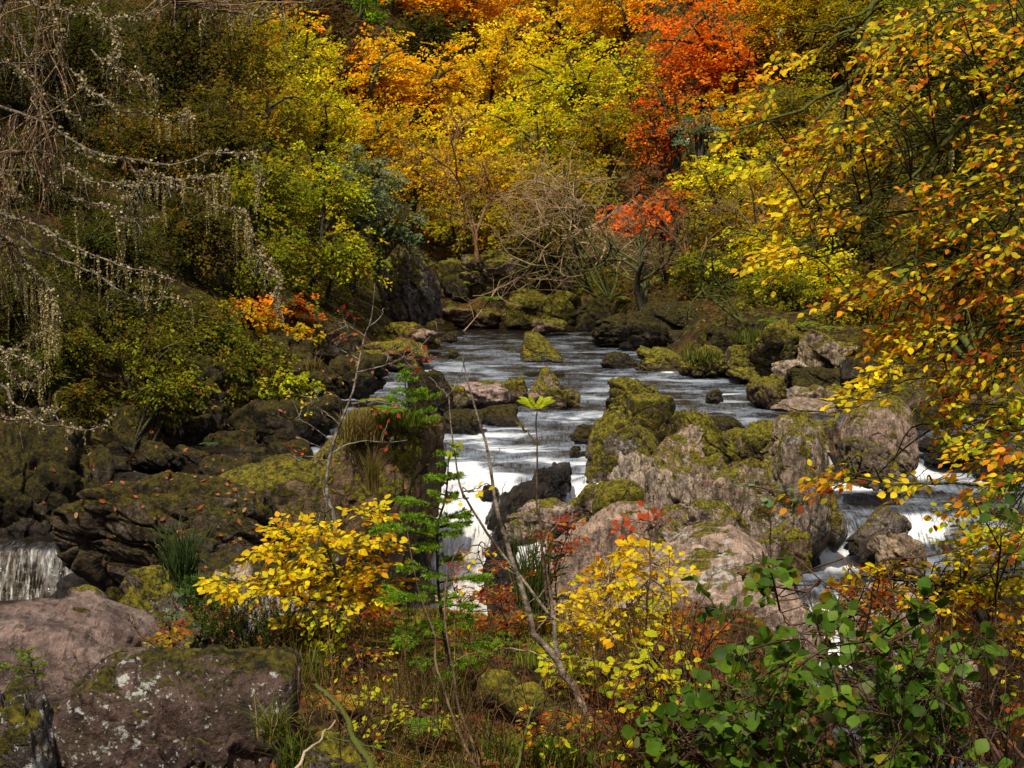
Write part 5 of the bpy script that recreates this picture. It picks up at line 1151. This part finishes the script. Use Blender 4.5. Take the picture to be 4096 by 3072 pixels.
sapling('beech_shrub', 'copper-leaved scrub behind the crooked yellow sapling', 'shrub', [([(365,650),(360,620),(352,600),(350,590)],1.6,.5)], [(335,392,585,625,34,BRUST,6.8,9,.3,.1,.05)], 8.8, 309)
sapling('beech_shrub', 'orange and russet beech scrub below the mossy log', 'shrub', [([(600,790),(610,750),(625,715),(640,690)],2,.5),([(610,750),(590,725),(570,705)],1.2,.4),([(612,745),(650,720),(690,700)],1.2,.4)], [(545,700,680,740,60,BOR + BRUST,8.5,8,.3,0,.05),(640,720,600,680,40,BOR + BRUST,8,7,.35,.2,.05)], 6.4, 310)
sapling('hazel_shoot', 'green-leaved hazel shoots under the yellow shrub', 'shrub', [([(690,790),(680,740),(668,700),(655,665)],1.6,.5),([(680,740),(655,720),(640,705)],1,.4),([(620,790),(600,765),(585,755)],1,.4)], [(610,680,640,715,26,BYG + BGR[2:3],12,6,.25,-.1,.05),(575,640,738,768,14,BGR + BYG,12,6,.2,-.1,0),(660,720,690,745,14,BGR,12,6,.25,0,.05)], 5.6, 311, tmpl=T_ALDER, leafmat=M_NLEAF)
sapling('bramble', 'small yellow-leaved plant with withered brown curls at the edge of the lichen slab', 'plant', [([(178,665),(172,645),(168,625)],1.4,.5),([(176,655),(160,645),(152,640)],1.0,.4)], [(148,182,632,655,16,[(.48,.38,.012,3),(.36,.30,.012,2)],7,6,.12,-.2,0),(160,182,618,636,8,BRUST,7,5,.1,.1,-.3)], 6.4, 312)
sapling('bramble', 'dark green trailing stem on the moss-hung rock', 'plant', [([(180,640),(178,620),(174,600),(168,585)],1.1,.4)], [(160,184,588,635,12,[(.09,.15,.06,3),(.06,.11,.04,2)],6.5,4,.1,0,0)], 7.6, 313, tmpl=T_ALDER, leafmat=M_GREEN)
sapling('dry_twig', 'forked bare reddish twig at the edge of the purple bedrock', 'twig', [([(166,655),(150,642),(138,632),(131,622),(129,614)],1.6,.5),([(133,626),(133,618),(132,612)],.7,.4),([(148,641),(140,638),(134,640)],.8,.4)], [], 6.2, 314)

sapling('beech_scrub', 'lime-yellow seedling leaves among the grass left of the lanky spruce', 'shrub', [([(420,745),(415,720),(408,700)],1.2,.4),([(416,725),(398,712),(385,706)],.8,.4)], [(350,440,690,745,26,BYG,8,7,.3,0,.05)], 6.2, 331)
sapling('beech_scrub', 'thin red-leaved shoots veiling the foot of the fall', 'shrub', [([(492,650),(488,610),(484,575),(478,545)],1.1,.4),([(470,650),(462,615),(452,580)],1,.4)], [(440,515,545,610,26,BRUST + BRED + BY,6.5,6,.3,0,.1)], 8.2, 336)
sapling('beech_scrub', 'copper leaves low behind the lanky spruce', 'shrub', [([(470,690),(468,665),(474,645)],1.2,.4)], [(440,520,625,672,34,BRUST + BOR,7,8,.35,0,.05)], 7.8, 332)
sapling('beech_scrub', 'yellow seedling leaves on the bank right of the fallen log', 'shrub', [([(590,770),(580,735),(572,715)],1.2,.4)], [(520,600,700,765,26,BYG + BOR,8.5,7,.3,0,.05)], 5.7, 333)
sapling('beech_scrub', 'rust and gold leaves crowding the base of the yellow shrub', 'shrub', [([(640,770),(645,730),(650,700)],1.4,.4),([(644,735),(680,705),(705,690)],1,.4)], [(610,730,650,760,60,BOR + BRUST + BYG,8.5,8,.35,0,.05)], 6.0, 334)
sapling('beech_scrub', 'small amber leaves at the foot of the crooked yellow sapling', 'shrub', [([(352,690),(350,670),(356,655)],1.2,.4)], [(320,400,645,690,24,BYG + BOR,7.5,7,.3,0,.05)], 7.2, 335)
# ---- green alder bush, lower right
def alder():
    rng = np.random.default_rng(808)
    base = np.array([1.55, 4.7, float(gz(1.55, 4.7))]); base[2] = min(base[2], 1.6)
    t = thing('alder_bush', 'dark green round-leaved alder bush filling the lower right', 'bush', base)
    tg = []
    R = [(700,960,640,775,190,1.0),(650,790,700,775,60,1),(745,800,535,600,8,1),(790,880,590,650,11,1),(860,960,600,650,10,1),(900,1010,630,700,15,1),(980,1030,470,560,7,1),(700,780,570,610,5,1),(880,990,700,775,36,1)]
    for (x0, x1, y0, y1, n, _) in R:
        for _k in range(n):
            a, c = rng.uniform(-1, 1, 2)
            if a * a + c * c > 1.15: continue
            tg.append(at((x0+x1)/2 + a*(x1-x0)/2, (y0+y1)/2 + c*(y1-y0)/2, rng.uniform(4.5, 6.0)))
    tg = np.array(tg)
    main = []
    for (x, y, Yd) in ((770,540,5.4),(800,570,5.2),(845,560,5.5),(780,610,5.0),(905,570,5.4),(955,600,5.6),(1000,520,5.6),(860,640,4.8),(720,690,5.0),(690,640,5.2),(930,680,5.0),(1010,640,5.4),(880,560,5.0),(670,720,5.2)):
        e = at(x, y, Yd); b0 = base + rng.normal(0, .22, 3) * np.array([1.6, .6, 0]); m = (b0 + e) / 2 + np.array([(b0 - e)[0] * .12, 0, .1]) + rng.normal(0, .08, 3)
        p = wiggle(rng, curve([b0, m, e], 24), .03); mb = MB(); tube(mb, p, np.linspace(.011, .0025, 24), 6, (.8,.7,.7)); mb.build('stem', M_TWIG, t, base); main.append(p)
    sp = np.concatenate(main)
    mw, ml = MB(), MB()
    n = len(tg); A = nrm(rng.normal(0, 1, (n, 3)) * np.array([1, .8, .5]) + np.array([0, -.2, .35])) * rng.uniform(.10, .2, n)[:, None]
    near_sprays(mw, ml, rng, tg - A * .5, A, .47, 8, .057, T_ALDER, ALD, .0028, (.8,.7,.7), droop=.1, jit=.45, own=.7, flat=.45, upv=(-.15, -.55, .9), val=.25)
    k = np.argmin(np.linalg.norm(sp[None] - (tg - np.array([0, 0, .1]))[:, None], axis=2), axis=1)
    for q in range(n):
        e = tg[q] - A[q] * .5; r = sp[k[q]]
        if np.linalg.norm(e - r) < 1.6: tube(mw, curve([r, (r + e) / 2 + rng.normal(0, .03, 3), e], 7), np.linspace(.005, .0028, 7), 3, (.8,.7,.7), cap=False)
    mw.build('twigs', M_TWIG, t, base); ml.build('foliage', M_GREEN, t, base)
alder()
sapling('beech_sapling', 'low beech bough of amber and gold leaves behind the alder bush', 'sapling',
        [([(1010,790,6.6),(1000,700,6.6),(980,620,6.7),(950,585,6.8),(900,580,6.8),(850,575,6.8)],3.2,.7),([(985,630),(1000,590),(1020,560)],1.4,.5),([(1000,700),(1010,680),(1030,650)],1.4,.5),([(960,590),(920,600),(870,610),(835,622)],1.2,.5)],
        [(840,985,562,610,64,BOR + BY,10,9,.3,-.4,0),(935,1030,545,600,60,BY + BYG,8.5,9,.3,.1,0),(920,1030,590,640,50,BY + BOR,9,9,.3,0,0),(815,905,585,640,34,BOR,9,7,.3,-.3,-.1),(930,1030,690,768,44,BOR + BRUST,9,8,.3,.1,0),(880,1000,630,720,26,BOR,9,7,.3,0,0),(990,1030,620,700,26,BY + BRUST,9,8,.3,0,0)], 6.7, 320, wood=M_BARK)
sapling('hazel_shoot', 'slim shoot with a pair of large mint-green leaves before the crag', 'sapling', [([(776,600),(772,560),(770,530),(769,500),(767,482)],.9,.4)], [(756,780,474,500,4,[(.14,.24,.09,3),(.10,.20,.06,2)],12,3,.03,0,.2)], 5.5, 321, tmpl=T_ALDER, leafmat=M_GREEN)

# ---- broom, heather, grass, fern
def wisps(name, label, cat, px, py, Yd, wpx, hpx, n, cols, seed, r=.004, fan=.35, mat=M_GRASS, part='stems'):
    rng = np.random.default_rng(seed); b = at(px, py, Yd); t = thing(name, label, cat, b)
    mb = MB(); w, h = pxm(wpx, Yd), pxm(hpx, Yd)
    for k in range(n):
        a = b + np.array([rng.normal(0, w * .22), rng.normal(0, w * .22), 0]); L = h * rng.uniform(.45, 1.05)
        d = np.array([rng.normal(0, fan), rng.normal(0, fan), 1.0]); e = a + d * L; m = (a + e) / 2 + np.array([rng.normal(0, .05), rng.normal(0, .05), .06]) * L
        tube(mb, curve([a, m, e], 8), np.linspace(r, r * .3, 8), 3, pick(rng, cols, 1)[0] * rng.uniform(.6, 1.2), cap=False)
    mb.build(part, mat, t, b); return t, b, rng
wisps('broom_bush', 'wispy dark green broom tuft on the moss-hung rock', 'shrub', 182, 582, 11.2, 26, 60, 190, [(.06,.10,.03,3),(.09,.13,.03,2)], 401, .006, .3)
wisps('broom_bush', 'wispy green broom behind the two-stemmed sapling', 'shrub', 532, 612, 8.2, 34, 100, 150, [(.07,.11,.02,3),(.12,.15,.03,2)], 402, .0035, .16)
def heather(label, px, py, Yd, wpx, hpx, n, seed):
    t, b, rng = wisps('heather_bush', label, 'shrub', px, py, Yd, wpx, hpx, n, [(.07,.05,.03,1)], seed, .003, .42, M_TWIG)
    ml = MB(); w, h = pxm(wpx, Yd), pxm(hpx, Yd)
    for k in range(n * 2):
        th = rng.uniform(0, 2 * math.pi); rr = w * .55 * rng.uniform(0, 1) ** .5; a = b + np.array([math.cos(th) * rr, math.sin(th) * rr, h * rng.uniform(.1, .95) * (1 - .5 * (rr / w / .55) ** 2)])
        m = 34; tt = rng.uniform(0, 1, m); d = nrm(np.array([rng.normal(0, .3), rng.normal(0, .3), 1]))
        P = a + d * tt[:, None] * h * .3; tipc = rng.uniform() < .4
        col = np.where((tt > .45)[:, None] & tipc, [[.30,.13,.07]], [[.075,.115,.018]]) * np.exp(rng.normal(0, .25, m))[:, None]
        put_leaves(ml, P, d * .8 + rng.normal(0, .6, (m, 3)), rng.normal(0, 1, (m, 3)), .016 * rng.uniform(.6, 1.2, m), T_FAR, col)
    ml.build('foliage', M_NEEDLE, t, b)
heather('heather bush with dry pink-brown flower spikes behind the lichen slab', 244, 652, 8.2, 100, 66, 90, 411)
heather('small heather clump between the heather bush and the crooked sapling', 296, 655, 8.0, 60, 40, 40, 412)

def blades(mb, rng, P, h, w, cols, lean=.5, n=4):
    for p in P:
        L = h * rng.uniform(.5, 1.15); th = rng.uniform(0, 2 * math.pi); d = np.array([math.cos(th), math.sin(th), 0]); s = np.linspace(0, 1, n + 1)
        ln = rng.uniform(.15, 1) * lean
        c = p + np.array([0, 0, 1]) * (L * s * (1 - .35 * ln * s))[:, None] + d * (ln * L * s ** 2)[:, None]; sd = np.array([-d[1], d[0], 0])
        ww = w * (1 - s ** 1.5) * .5 + .0003
        v = np.concatenate([c + sd * ww[:, None], c - sd * ww[:, None]]); i = np.arange(n)
        mb.add(v, np.stack([i, i + 1, i + n + 2, i + n + 1], -1), pick(rng, cols, 1)[0] * rng.uniform(.65, 1.25))
GG = [(.085,.125,.012,4),(.13,.14,.015,3),(.05,.08,.01,2)]; GT = [(.21,.15,.05,4),(.16,.10,.03,3),(.12,.13,.02,2)]
def tuft(label, px, py, Yd, rpx, hpx, n, cols, seed, lean=.7, name='grass_tuft', w=None):
    rng = np.random.default_rng(seed); b = at(px, py, Yd); t = MB(); r = pxm(rpx, Yd)
    P = b + np.c_[np.clip(rng.normal(0, r * .42, n), -r * .8, r * .8), np.clip(rng.normal(0, r * .42, n), -r * .8, r * .8), rng.normal(0, r * .06, n)]
    blades(t, rng, P, pxm(hpx, Yd), w or .005, cols, lean)
    tag(t.build(name, M_GRASS, None, b), label, 'grass', 'grass tufts')
tuft('long arching grass tuft at the right end of the lichen slab', 272, 738, 5.0, 22, 48, 120, GG + GT[:1], 421, 1.3)
tuft('grass tuft drooping over the lower edge of the lichen slab', 290, 765, 4.9, 18, 44, 90, GG, 422, 1.1)
tuft('dry tan grass hanging on the top of the tall mossy block', 362, 438, 19.2, 26, 34, 420, GT, 423, 1.0, w=.016)
tuft('green grass under the spruce on the tall mossy block', 400, 425, 19.4, 26, 22, 300, GG, 424, .8, w=.016)
tuft('dry grass streak down the front of the tall mossy block', 372, 490, 18.6, 8, 46, 160, GT, 425, .5, w=.014)
tuft('grass tuft on the jagged rock in the river', 566, 402, 30.0, 5, 12, 60, GG + GT, 426, .8, w=.02)
tuft('grass tuft at the foot of the two-stemmed sapling', 560, 762, 5.4, 40, 34, 120, GG, 427, 1.2)
tuft('grass tuft below the mossy log', 500, 755, 5.3, 30, 30, 100, GG, 428, 1.2)
tuft('grass tuft at the left of the mossy log', 440, 700, 6.4, 40, 34, 220, GG + GT[:1], 429, .8)
tuft('yellow grass under the crooked yellow sapling', 318, 672, 7.0, 40, 30, 260, GG + GT[:1], 430, .8)
tuft('bright grass clump in front of the copper scrub', 538, 662, 7.2, 26, 26, 160, [(.16,.25,.015,3),(.2,.24,.02,2)], 431, .8)
tuft('grassy fringe on the right shore rocks', 700, 358, 35.6, 24, 14, 260, GG + GT[:1], 432, .9, w=.03)
tuft('pale grass drooping on the right shore ledge', 690, 352, 36.4, 8, 14, 100, GT, 433, .9, w=.03)
tuft('pale grass on the mossy mound at the left shore', 312, 370, 29.2, 10, 16, 120, GT, 434, .9, w=.025)
tuft('green grass on the right bank slope', 752, 340, 34.5, 24, 14, 200, GG, 435, .9, w=.03)

def fern(label, px, py, Yd, lpx, n, cols, seed, spread=(0, 2 * math.pi)):
    rng = np.random.default_rng(seed); b = at(px, py, Yd); t = thing('fern', label, 'fern', b, 'ferns')
    L0 = pxm(lpx, Yd)
    for k in range(n):
        th = spread[0] + (spread[1] - spread[0]) * (k + rng.uniform(.2, .8)) / n; L = L0 * rng.uniform(.75, 1.1)
        d = np.array([math.cos(th), math.sin(th) * .8, 0]); s = np.linspace(0, 1, 16)
        c = b + d * (L * s * .9)[:, None] + np.array([0, 0, 1]) * (L * (.65 * s - .62 * s ** 2))[:, None]
        mb = MB(); tube(mb, c, np.linspace(.004, .0015, 16) * Yd / 18, 3, (.10,.12,.02), cap=False)
        ax = nrm(np.gradient(c, axis=0)); S = nrm(np.cross(ax, [0, 0, 1])); cc = pick(rng, cols, 1)[0]
        for sg in (-1, 1):
            ln = L * .30 * np.sin(math.pi * (.12 + .86 * s) ** .8) + .004
            put_leaves(mb, c[1:], (S * sg + ax * .45)[1:], np.cross(ax, S)[1:] * -1 + rng.normal(0, .1, (15, 3)), ln[1:], T_MID, cc * np.exp(rng.normal(0, .15, 15))[:, None], .55)
        mb.build('frond', M_GRASS, t, b)
FC = [(.12,.22,.015,4),(.18,.26,.02,2),(.25,.22,.02,1)]
fern('pale green fern on the tall mossy block', 388, 412, 19.0, 26, 9, FC, 441)
fern('yellowing fern at the left of the block-top spruce', 372, 402, 19.3, 18, 7, [(.35,.28,.02,3),(.2,.24,.02,1)], 442)
fern('bright fern high on the right bank', 806, 326, 34.0, 20, 9, FC, 443)
fern('fern beside the pale cracked outcrop', 830, 330, 33.5, 18, 8, FC, 444)
fern('fern on the rocks left of the right bank ferns', 770, 322, 36.5, 16, 8, FC, 445)
fern('green fern low in the shade of the left rocks', 210, 445, 25.6, 12, 6, [(.06,.13,.04,1)], 446)
fern('fern under the layered boulder on the far bank', 492, 300, 49, 16, 8, FC, 447)
fern('leafy fern left of the layered boulder', 462, 284, 49, 14, 8, [(.2,.26,.02,1)], 448)
fern('yellowing fern on the near slope behind the log', 470, 668, 6.9, 34, 8, [(.30,.27,.02,2),(.2,.24,.02,2)], 450)
fern('green fern on the near slope left of the log', 430, 728, 5.8, 40, 8, FC, 451)
fern('rusty fern on the near slope by the lichen slab', 345, 705, 6.2, 34, 8, [(.34,.16,.03,2),(.28,.22,.03,1)], 452)
fern('bright fern below the two-stemmed sapling', 545, 748, 5.5, 40, 8, FC, 453)
fern('fern beside the fork-trunked tree', 620, 300, 46, 16, 8, FC, 449)

# ---- mossy log, sticks
def log():
    b = at(488, 688, 6.35); e = at(612, 752, 5.9); rng = np.random.default_rng(6)
    P = wiggle(rng, curve([b, (b + e) / 2 + np.array([0, 0, .03]), e], 26), .02); mb = MB(); tube(mb, P, .078 + .014 * np.sin(np.arange(26) * .9), 18, (1, 1, 1))
    v = mb.v[0]; mb.v[0] = v + .030 * fbm(v * 9, 4)[:, None] * nrm(v - np.repeat(P, 18, 0))
    par = np.zeros((len(v), 3)); par[:, 0] = .80; par[:, 2] = .3; mb.p[0] = par; mb.c[0][:] = (.20, .14, .09)
    tag(mb.build('fallen_log', M_ROCK, None, b), 'mossy fallen log lying on the slope beside the two-stemmed sapling', 'log')
log()
def stick(label, pts, Yd, r0, r1, seed, mat=M_BARK):
    rng = np.random.default_rng(seed); p = wiggle(rng, curve(pts3(pts, Yd), 20), .02); mb = MB(); tube(mb, p, np.linspace(pxm(r0, p[0][1]), pxm(r1, p[0][1]), 20), 6); tag(mb.build('stick', mat, None, p[0]), label, 'stick')
stick('thick dark stick slanting out of the bottom edge', [(374,778),(358,745),(340,712),(317,684)], (4.7, 5.0), 5, 2.6, 451)
stick('curved pale twig at the bottom edge by the lichen rock', [(290,775),(306,752),(324,736),(338,718)], (4.7, 5.0), 2.2, .8, 452, M_PALE)
stick('thin dark stick leaning up before the mossy log', [(518,775),(523,745),(532,710),(545,678)], (5.0, 5.4), 2.4, 1.0, 453)
stick('slim bent stem rising left of the lanky spruce', [(480,778),(462,745),(446,705),(436,665),(434,640),(418,590),(405,520)], (5.2, 6.0), 2.0, .6, 454, M_TWIG)
stick('slender stem crossing the lanky spruce', [(482,775),(468,735),(456,690),(448,650),(443,600),(452,560),(465,545)], (5.4, 6.2), 1.8, .6, 455, M_TWIG)
stick('pale bent twig over the mossy log', [(492,652),(508,648),(530,650),(550,662),(562,676)], 6.6, .9, .6, 456, M_PALE)
stick('long thin twig lying along the bottom of the slope', [(330,735),(390,752),(450,768),(520,776)], (4.9, 5.0), 1.0, .6, 457)
stick('straight leafless shoot right of the yellow shrub', [(672,740),(676,690),(675,640),(672,600),(667,552)], (6.0, 6.3), 1.3, .5, 458, M_TWIG)
stick('bare brown shoot rising among the russet scrub', [(640,775),(632,740),(628,700),(622,655)], (5.6, 5.9), 1.3, .5, 459, M_TWIG)
stick('red-brown arching twig right of the yellow shrub', [(668,690),(680,660),(696,620),(706,590),(712,575)], (5.8, 6.0), 1.2, .5, 460, M_TWIG)

def thicket(label, x0, x1, y0, y1, Yd, n, seed, col):
    rng = np.random.default_rng(seed); b = at((x0 + x1) / 2, y1, Yd); t = thing('dry_thicket', label, 'shrub', b); mb = MB()
    for _ in range(n):
        x = rng.uniform(x0, x1); yd = Yd + rng.normal(0, .35); a = at(x, y1 + rng.uniform(-6, 14), yd); e = at(x + rng.normal(0, 34), rng.uniform(y0, (y0 + y1) / 2 + 20), yd + rng.normal(0, .3))
        p = wiggle(rng, curve([a, (a + e) / 2 + rng.normal(0, .05, 3), e], 10), .03); r = rng.uniform(.0016, .0035); c = np.array(col) * rng.uniform(.6, 1.5)
        tube(mb, p, np.linspace(r, r * .4, 10), 3, c, cap=False)
        for _k in range(rng.integers(1, 5)):
            i = rng.integers(3, 9); q = p[i] + (nrm(p[i] - p[i-1]) + rng.normal(0, .6, 3)) * rng.uniform(.06, .2)
            tube(mb, [p[i], (p[i] + q) / 2 + rng.normal(0, .01, 3), q], [r * .6, r * .5, r * .3], 3, c, cap=False)
    mb.build('stems', M_TWIG, t, b)
thicket('tangle of thin bare reddish stems between the yellow shrub and the alder bush', 610, 760, 590, 775, 5.9, 110, 471, (1.3, .8, .7))
thicket('sparse thin brown stems around the lanky spruce', 350, 520, 610, 740, 6.8, 80, 472, (1.1, .9, .7))
thicket('fine straw-brown stems tangled on the slope above the lichen slab', 290, 470, 630, 775, 5.8, 100, 474, (1.2, 1.0, .7))
thicket('fine brown stems crossing in front of the fallen log', 470, 620, 650, 778, 5.6, 70, 475, (1.0, .75, .6))
thicket('dark bare stems tangled along the bottom right corner', 860, 1020, 600, 780, 5.0, 60, 473, (.7, .6, .6))
# ---- bare trees on the far shore
def bare_tree(name, label, base, Yd, seed, dirs, L, r, mat, levels=4, curl=.5, col=(1,1,1), spread=.75, kids=(4, 6), tmat=None):
    rng = np.random.default_rng(seed); b = np.array(base); t = thing(name, label, 'tree', b, 'trees on the far slopes')
    mb = MB(); mt = MB()
    def grow(p, d, l, r, lv):
        n = 9; seg = [p]; dd = nrm(d); bend = rng.normal(0, curl, 3)
        for i in range(n - 1):
            dd = nrm(dd + bend * .16 + rng.normal(0, .10, 3) + np.array([0, 0, .02])); seg.append(seg[-1] + dd * l / (n - 1))
        seg = np.array(seg); tube(mt if lv == 0 else mb, seg, np.linspace(r, r * .55, n), 5 if lv < 2 else 3, col, cap=False)
        if lv >= levels: return
        for k in range(rng.integers(*kids)):
            i = rng.integers(3, n); q = nrm(seg[i] - seg[i - 1]); u = rng.normal(0, 1, 3); u[2] *= .7
            grow(seg[i], q * .7 + nrm(u) * spread, l * rng.uniform(.5, .78), r * (.55 if lv else .5) , lv + 1)
    for d, s in dirs: grow(b, np.array(d, float), L * s, r, 0)
    mt.build('trunk', tmat or mat, t, b); mb.build('branches', mat, t, b); return t
bare_tree('bare_tree', 'leafless pale tree with curly tangled twigs over the far shore', at(610, 300, 47), 47, 31, [((-.45,-.1,1.0),1.0),((-.85,0,.85),1.0),((-.1,.1,1.1),1.1),((.35,0,1),.8)], 3.3, .06, M_PALE, 4, .9, (1.1,1.0,.84), 1.0, (3, 5), M_MBARK)
bare_tree('bare_tree', 'arching pale branches of a leafless tree left of the tangled one', at(594, 292, 48.5), 48.5, 34, [((-1.0,-.1,.9),1.0),((-.9,.1,.7),.9),((-.6,.1,1.2),1.15)], 3.2, .055, M_PALE, 4, .9, (1.1,.98,.8), 1.0, (3, 5), M_MBARK)
bare_tree('bare_tree', 'slim bare tree with drooping tan twigs above the layered boulder', at(478, 262, 49), 49, 32, [((-.35,0,1),1.0),((-.2,0,1.1),1.05)], 2.6, .07, M_PALE, 3, .6, (.75,.55,.38), .95, (4, 7))
bare_tree('fork_tree', 'dark tree forking in two just above the right shore boulders', at(642, 310, 43.8), 43.8, 33, [((-.45,0,1),.8),((.4,0,1),.85)], 2.2, .12, M_BARK, 4, .5, (1,1,1), .9, (3, 5))
bare_tree('bare_tree', 'small leafless pale tree on the right bank above the hummock', at(742, 322, 37.5), 37.5, 35, [((-.5,0,1),1.0),((-.9,0,.8),.8)], 1.7, .06, M_MBARK, 3, .7, (1.3,1.2,1.1), .9, (3, 5))
bare_tree('bare_tree', 'rust-tinted leafless shrub right of the tangled pale tree', at(690, 290, 46), 46, 36, [((.1,0,1),1.0),((.5,0,1),1.0),((-.3,0,1),1.1)], 2.3, .05, M_PALE, 4, .6, (.55,.35,.24), .9, (3, 5))
bare_tree('bare_tree', 'thin greyish bare branches over the middle of the right slope', at(740, 262, 46), 46, 37, [((.3,0,1),1.0),((.8,0,.9),1.1)], 2.6, .06, M_PALE, 4, .6, (.6,.5,.4), .9, (3, 5))

# ---- ground cover nobody could count
def ground_cover():
    rng = np.random.default_rng(9)
    mb = MB(); n = 9000
    y = rng.uniform(4.6, 11.5, n); x = rng.uniform(-2.4, 2.6, n) * (y / 8) + .2
    z = gz(x, y); f = fbm(np.stack([x * .9, y * .9, x * 0], -1), 3); k = (z > .3) & (f > -.25)
    blades(mb, rng, np.stack([x, y, z - .01], -1)[k], .10, .005, GG + GT[:2], .9, 3)
    tag(mb.build('grass', M_GRASS), 'short grass and moss fronds growing over the near slope', 'grass', kind='stuff')
    mb = MB(); n = 3400
    y = rng.uniform(4.6, 11.5, n); x = rng.uniform(-2.6, 3.0, n) * (y / 8) + .2; z = gz(x, y); k = z > -.4
    P = np.stack([x, y, z + .012], -1)[k]; m = len(P)
    put_leaves(mb, P, rng.normal(0, 1, (m, 3)) * np.array([1, 1, .25]), np.array([0, 0, 1]) + rng.normal(0, .35, (m, 3)), .055 * rng.uniform(.6, 1.15, m), T_BEECH, pick(rng, [(.26,.085,.03,4),(.18,.06,.025,3),(.38,.13,.03,2),(.30,.17,.05,1)], m))
    tag(mb.build('leaf_litter', M_NLEAF), 'fallen brown and russet leaves strewn over the near slope', 'fallen leaves', kind='stuff')
    # moss cushions as fine upright fibres on the near slope
    mb = MB(); n = 80000
    y = rng.uniform(4.6, 10.5, n); x = rng.uniform(-2.2, 2.4, n) * (y / 8) + .2; z = gz(x, y)
    f = fbm(np.stack([x * 1.6, y * 1.6, x * 0 + 5], -1), 4); k = (z > .5) & (f > -.05)
    P = np.stack([x, y, z], -1)[k]; m = len(P)
    put_leaves(mb, P, np.array([0, 0, 1]) + rng.normal(0, .55, (m, 3)), rng.normal(0, 1, (m, 3)), (.0026 * P[:, 1]) * rng.uniform(.5, 1.2, m), T_FAR, pick(rng, [(.24,.22,.012,4),(.14,.135,.01,3),(.34,.28,.015,2)], m), .6)
    tag(mb.build('moss', M_GRASS), 'yellow-green moss carpeting the near slope', 'moss', kind='stuff')
    # leaves lying on the dark boulders
    mb = MB()
    for (w, f, amt, seed) in SCATTER:
        r = np.random.default_rng(seed); a, b, c = w[f[:, 0]], w[f[:, 1]], w[f[:, 2]]; nn = np.cross(b - a, c - a); ar = np.linalg.norm(nn, axis=1); nh = nn / ar[:, None]
        pr = ar * np.clip(nh[:, 2] + .15, 0, 1) ** 1.2 * (nh[:, 1] < .3); tot = pr.sum() / 2
        m = int(min(tot * 26 * amt, 260))
        if m < 3: continue
        i = r.choice(len(f), m, p=pr / pr.sum()); dist = w[:, 1].mean()
        put_leaves(mb, (a[i] + b[i] + c[i]) / 3 + nh[i] * .012, np.cross(nh[i], r.normal(0, 1, (m, 3))), nh[i] + r.normal(0, .25, (m, 3)), (.045 + .0021 * dist) * r.uniform(.6, 1.1, m), T_MID, pick(r, [(.46,.17,.09,4),(.40,.11,.03,2),(.48,.28,.10,2)], m))
    tag(mb.build('fallen_leaves', M_LEAF), 'small salmon and orange leaves scattered on the dark riverside boulders', 'fallen leaves', kind='stuff')
ground_cover()
# ------------------------------------------------------------------ light, sky, camera
sun_dir = nrm(np.array([-.15, -.46, .86]))      # towards the sun
el = math.asin(sun_dir[2]); az = math.atan2(sun_dir[0], sun_dir[1])
w = bpy.data.worlds.new('World'); bpy.context.scene.world = w; w.use_nodes = True
nt = w.node_tree; nt.nodes.clear(); g = NT(nt)
sky = g.n('TexSky'); sky.sky_type = 'NISHITA'; sky.sun_disc = False
sky.sun_elevation = el; sky.sun_rotation = az; sky.air_density = 1.0; sky.dust_density = 3.0
hs = g.n('HueSaturation'); hs.inputs['Saturation'].default_value = .45; g.l(sky.outputs[0], hs.inputs['Color'])
bg = g.n('Background'); bg.inputs['Strength'].default_value = .12; g.l(hs.outputs[0], bg.inputs[0])
wo = g.n('OutputWorld'); g.l(bg.outputs[0], wo.inputs[0])
L = bpy.data.lights.new('sun', 'SUN'); L.energy = 5.0; L.angle = math.radians(1.5); L.color = (1, .91, .74)
lo = bpy.data.objects.new('sun', L); C.objects.link(lo)
from mathutils import Vector
lo.rotation_euler = Vector(sun_dir).to_track_quat('Z', 'Y').to_euler(); lo.location = (-30, -10, 40)
cam = bpy.data.cameras.new('camera'); co = bpy.data.objects.new('camera', cam); C.objects.link(co)
cam.sensor_width = 36; cam.lens = 36 * F / 1024; cam.clip_end = 2000; cam.clip_start = .05
co.location = (0, 0, CAMZ); co.rotation_euler = (math.pi / 2 - PITCH, 0, 0)
sc = bpy.context.scene; sc.camera = co
sc.render.resolution_x, sc.render.resolution_y = 1024, 768
sc.view_settings.view_transform = 'Standard'; sc.view_settings.look = 'None'
sc.view_settings.exposure = 0; sc.view_settings.gamma = 1
cy = sc.cycles
cy.max_bounces = 6; cy.diffuse_bounces = 3; cy.glossy_bounces = 2; cy.transmission_bounces = 4; cy.transparent_max_bounces = 4
cy.caustics_reflective = False; cy.caustics_refractive = False
cy.use_denoising = True
try: cy.denoiser = 'OPENIMAGEDENOISE'; cy.denoising_input_passes = 'RGB_ALBEDO_NORMAL'
except Exception: pass
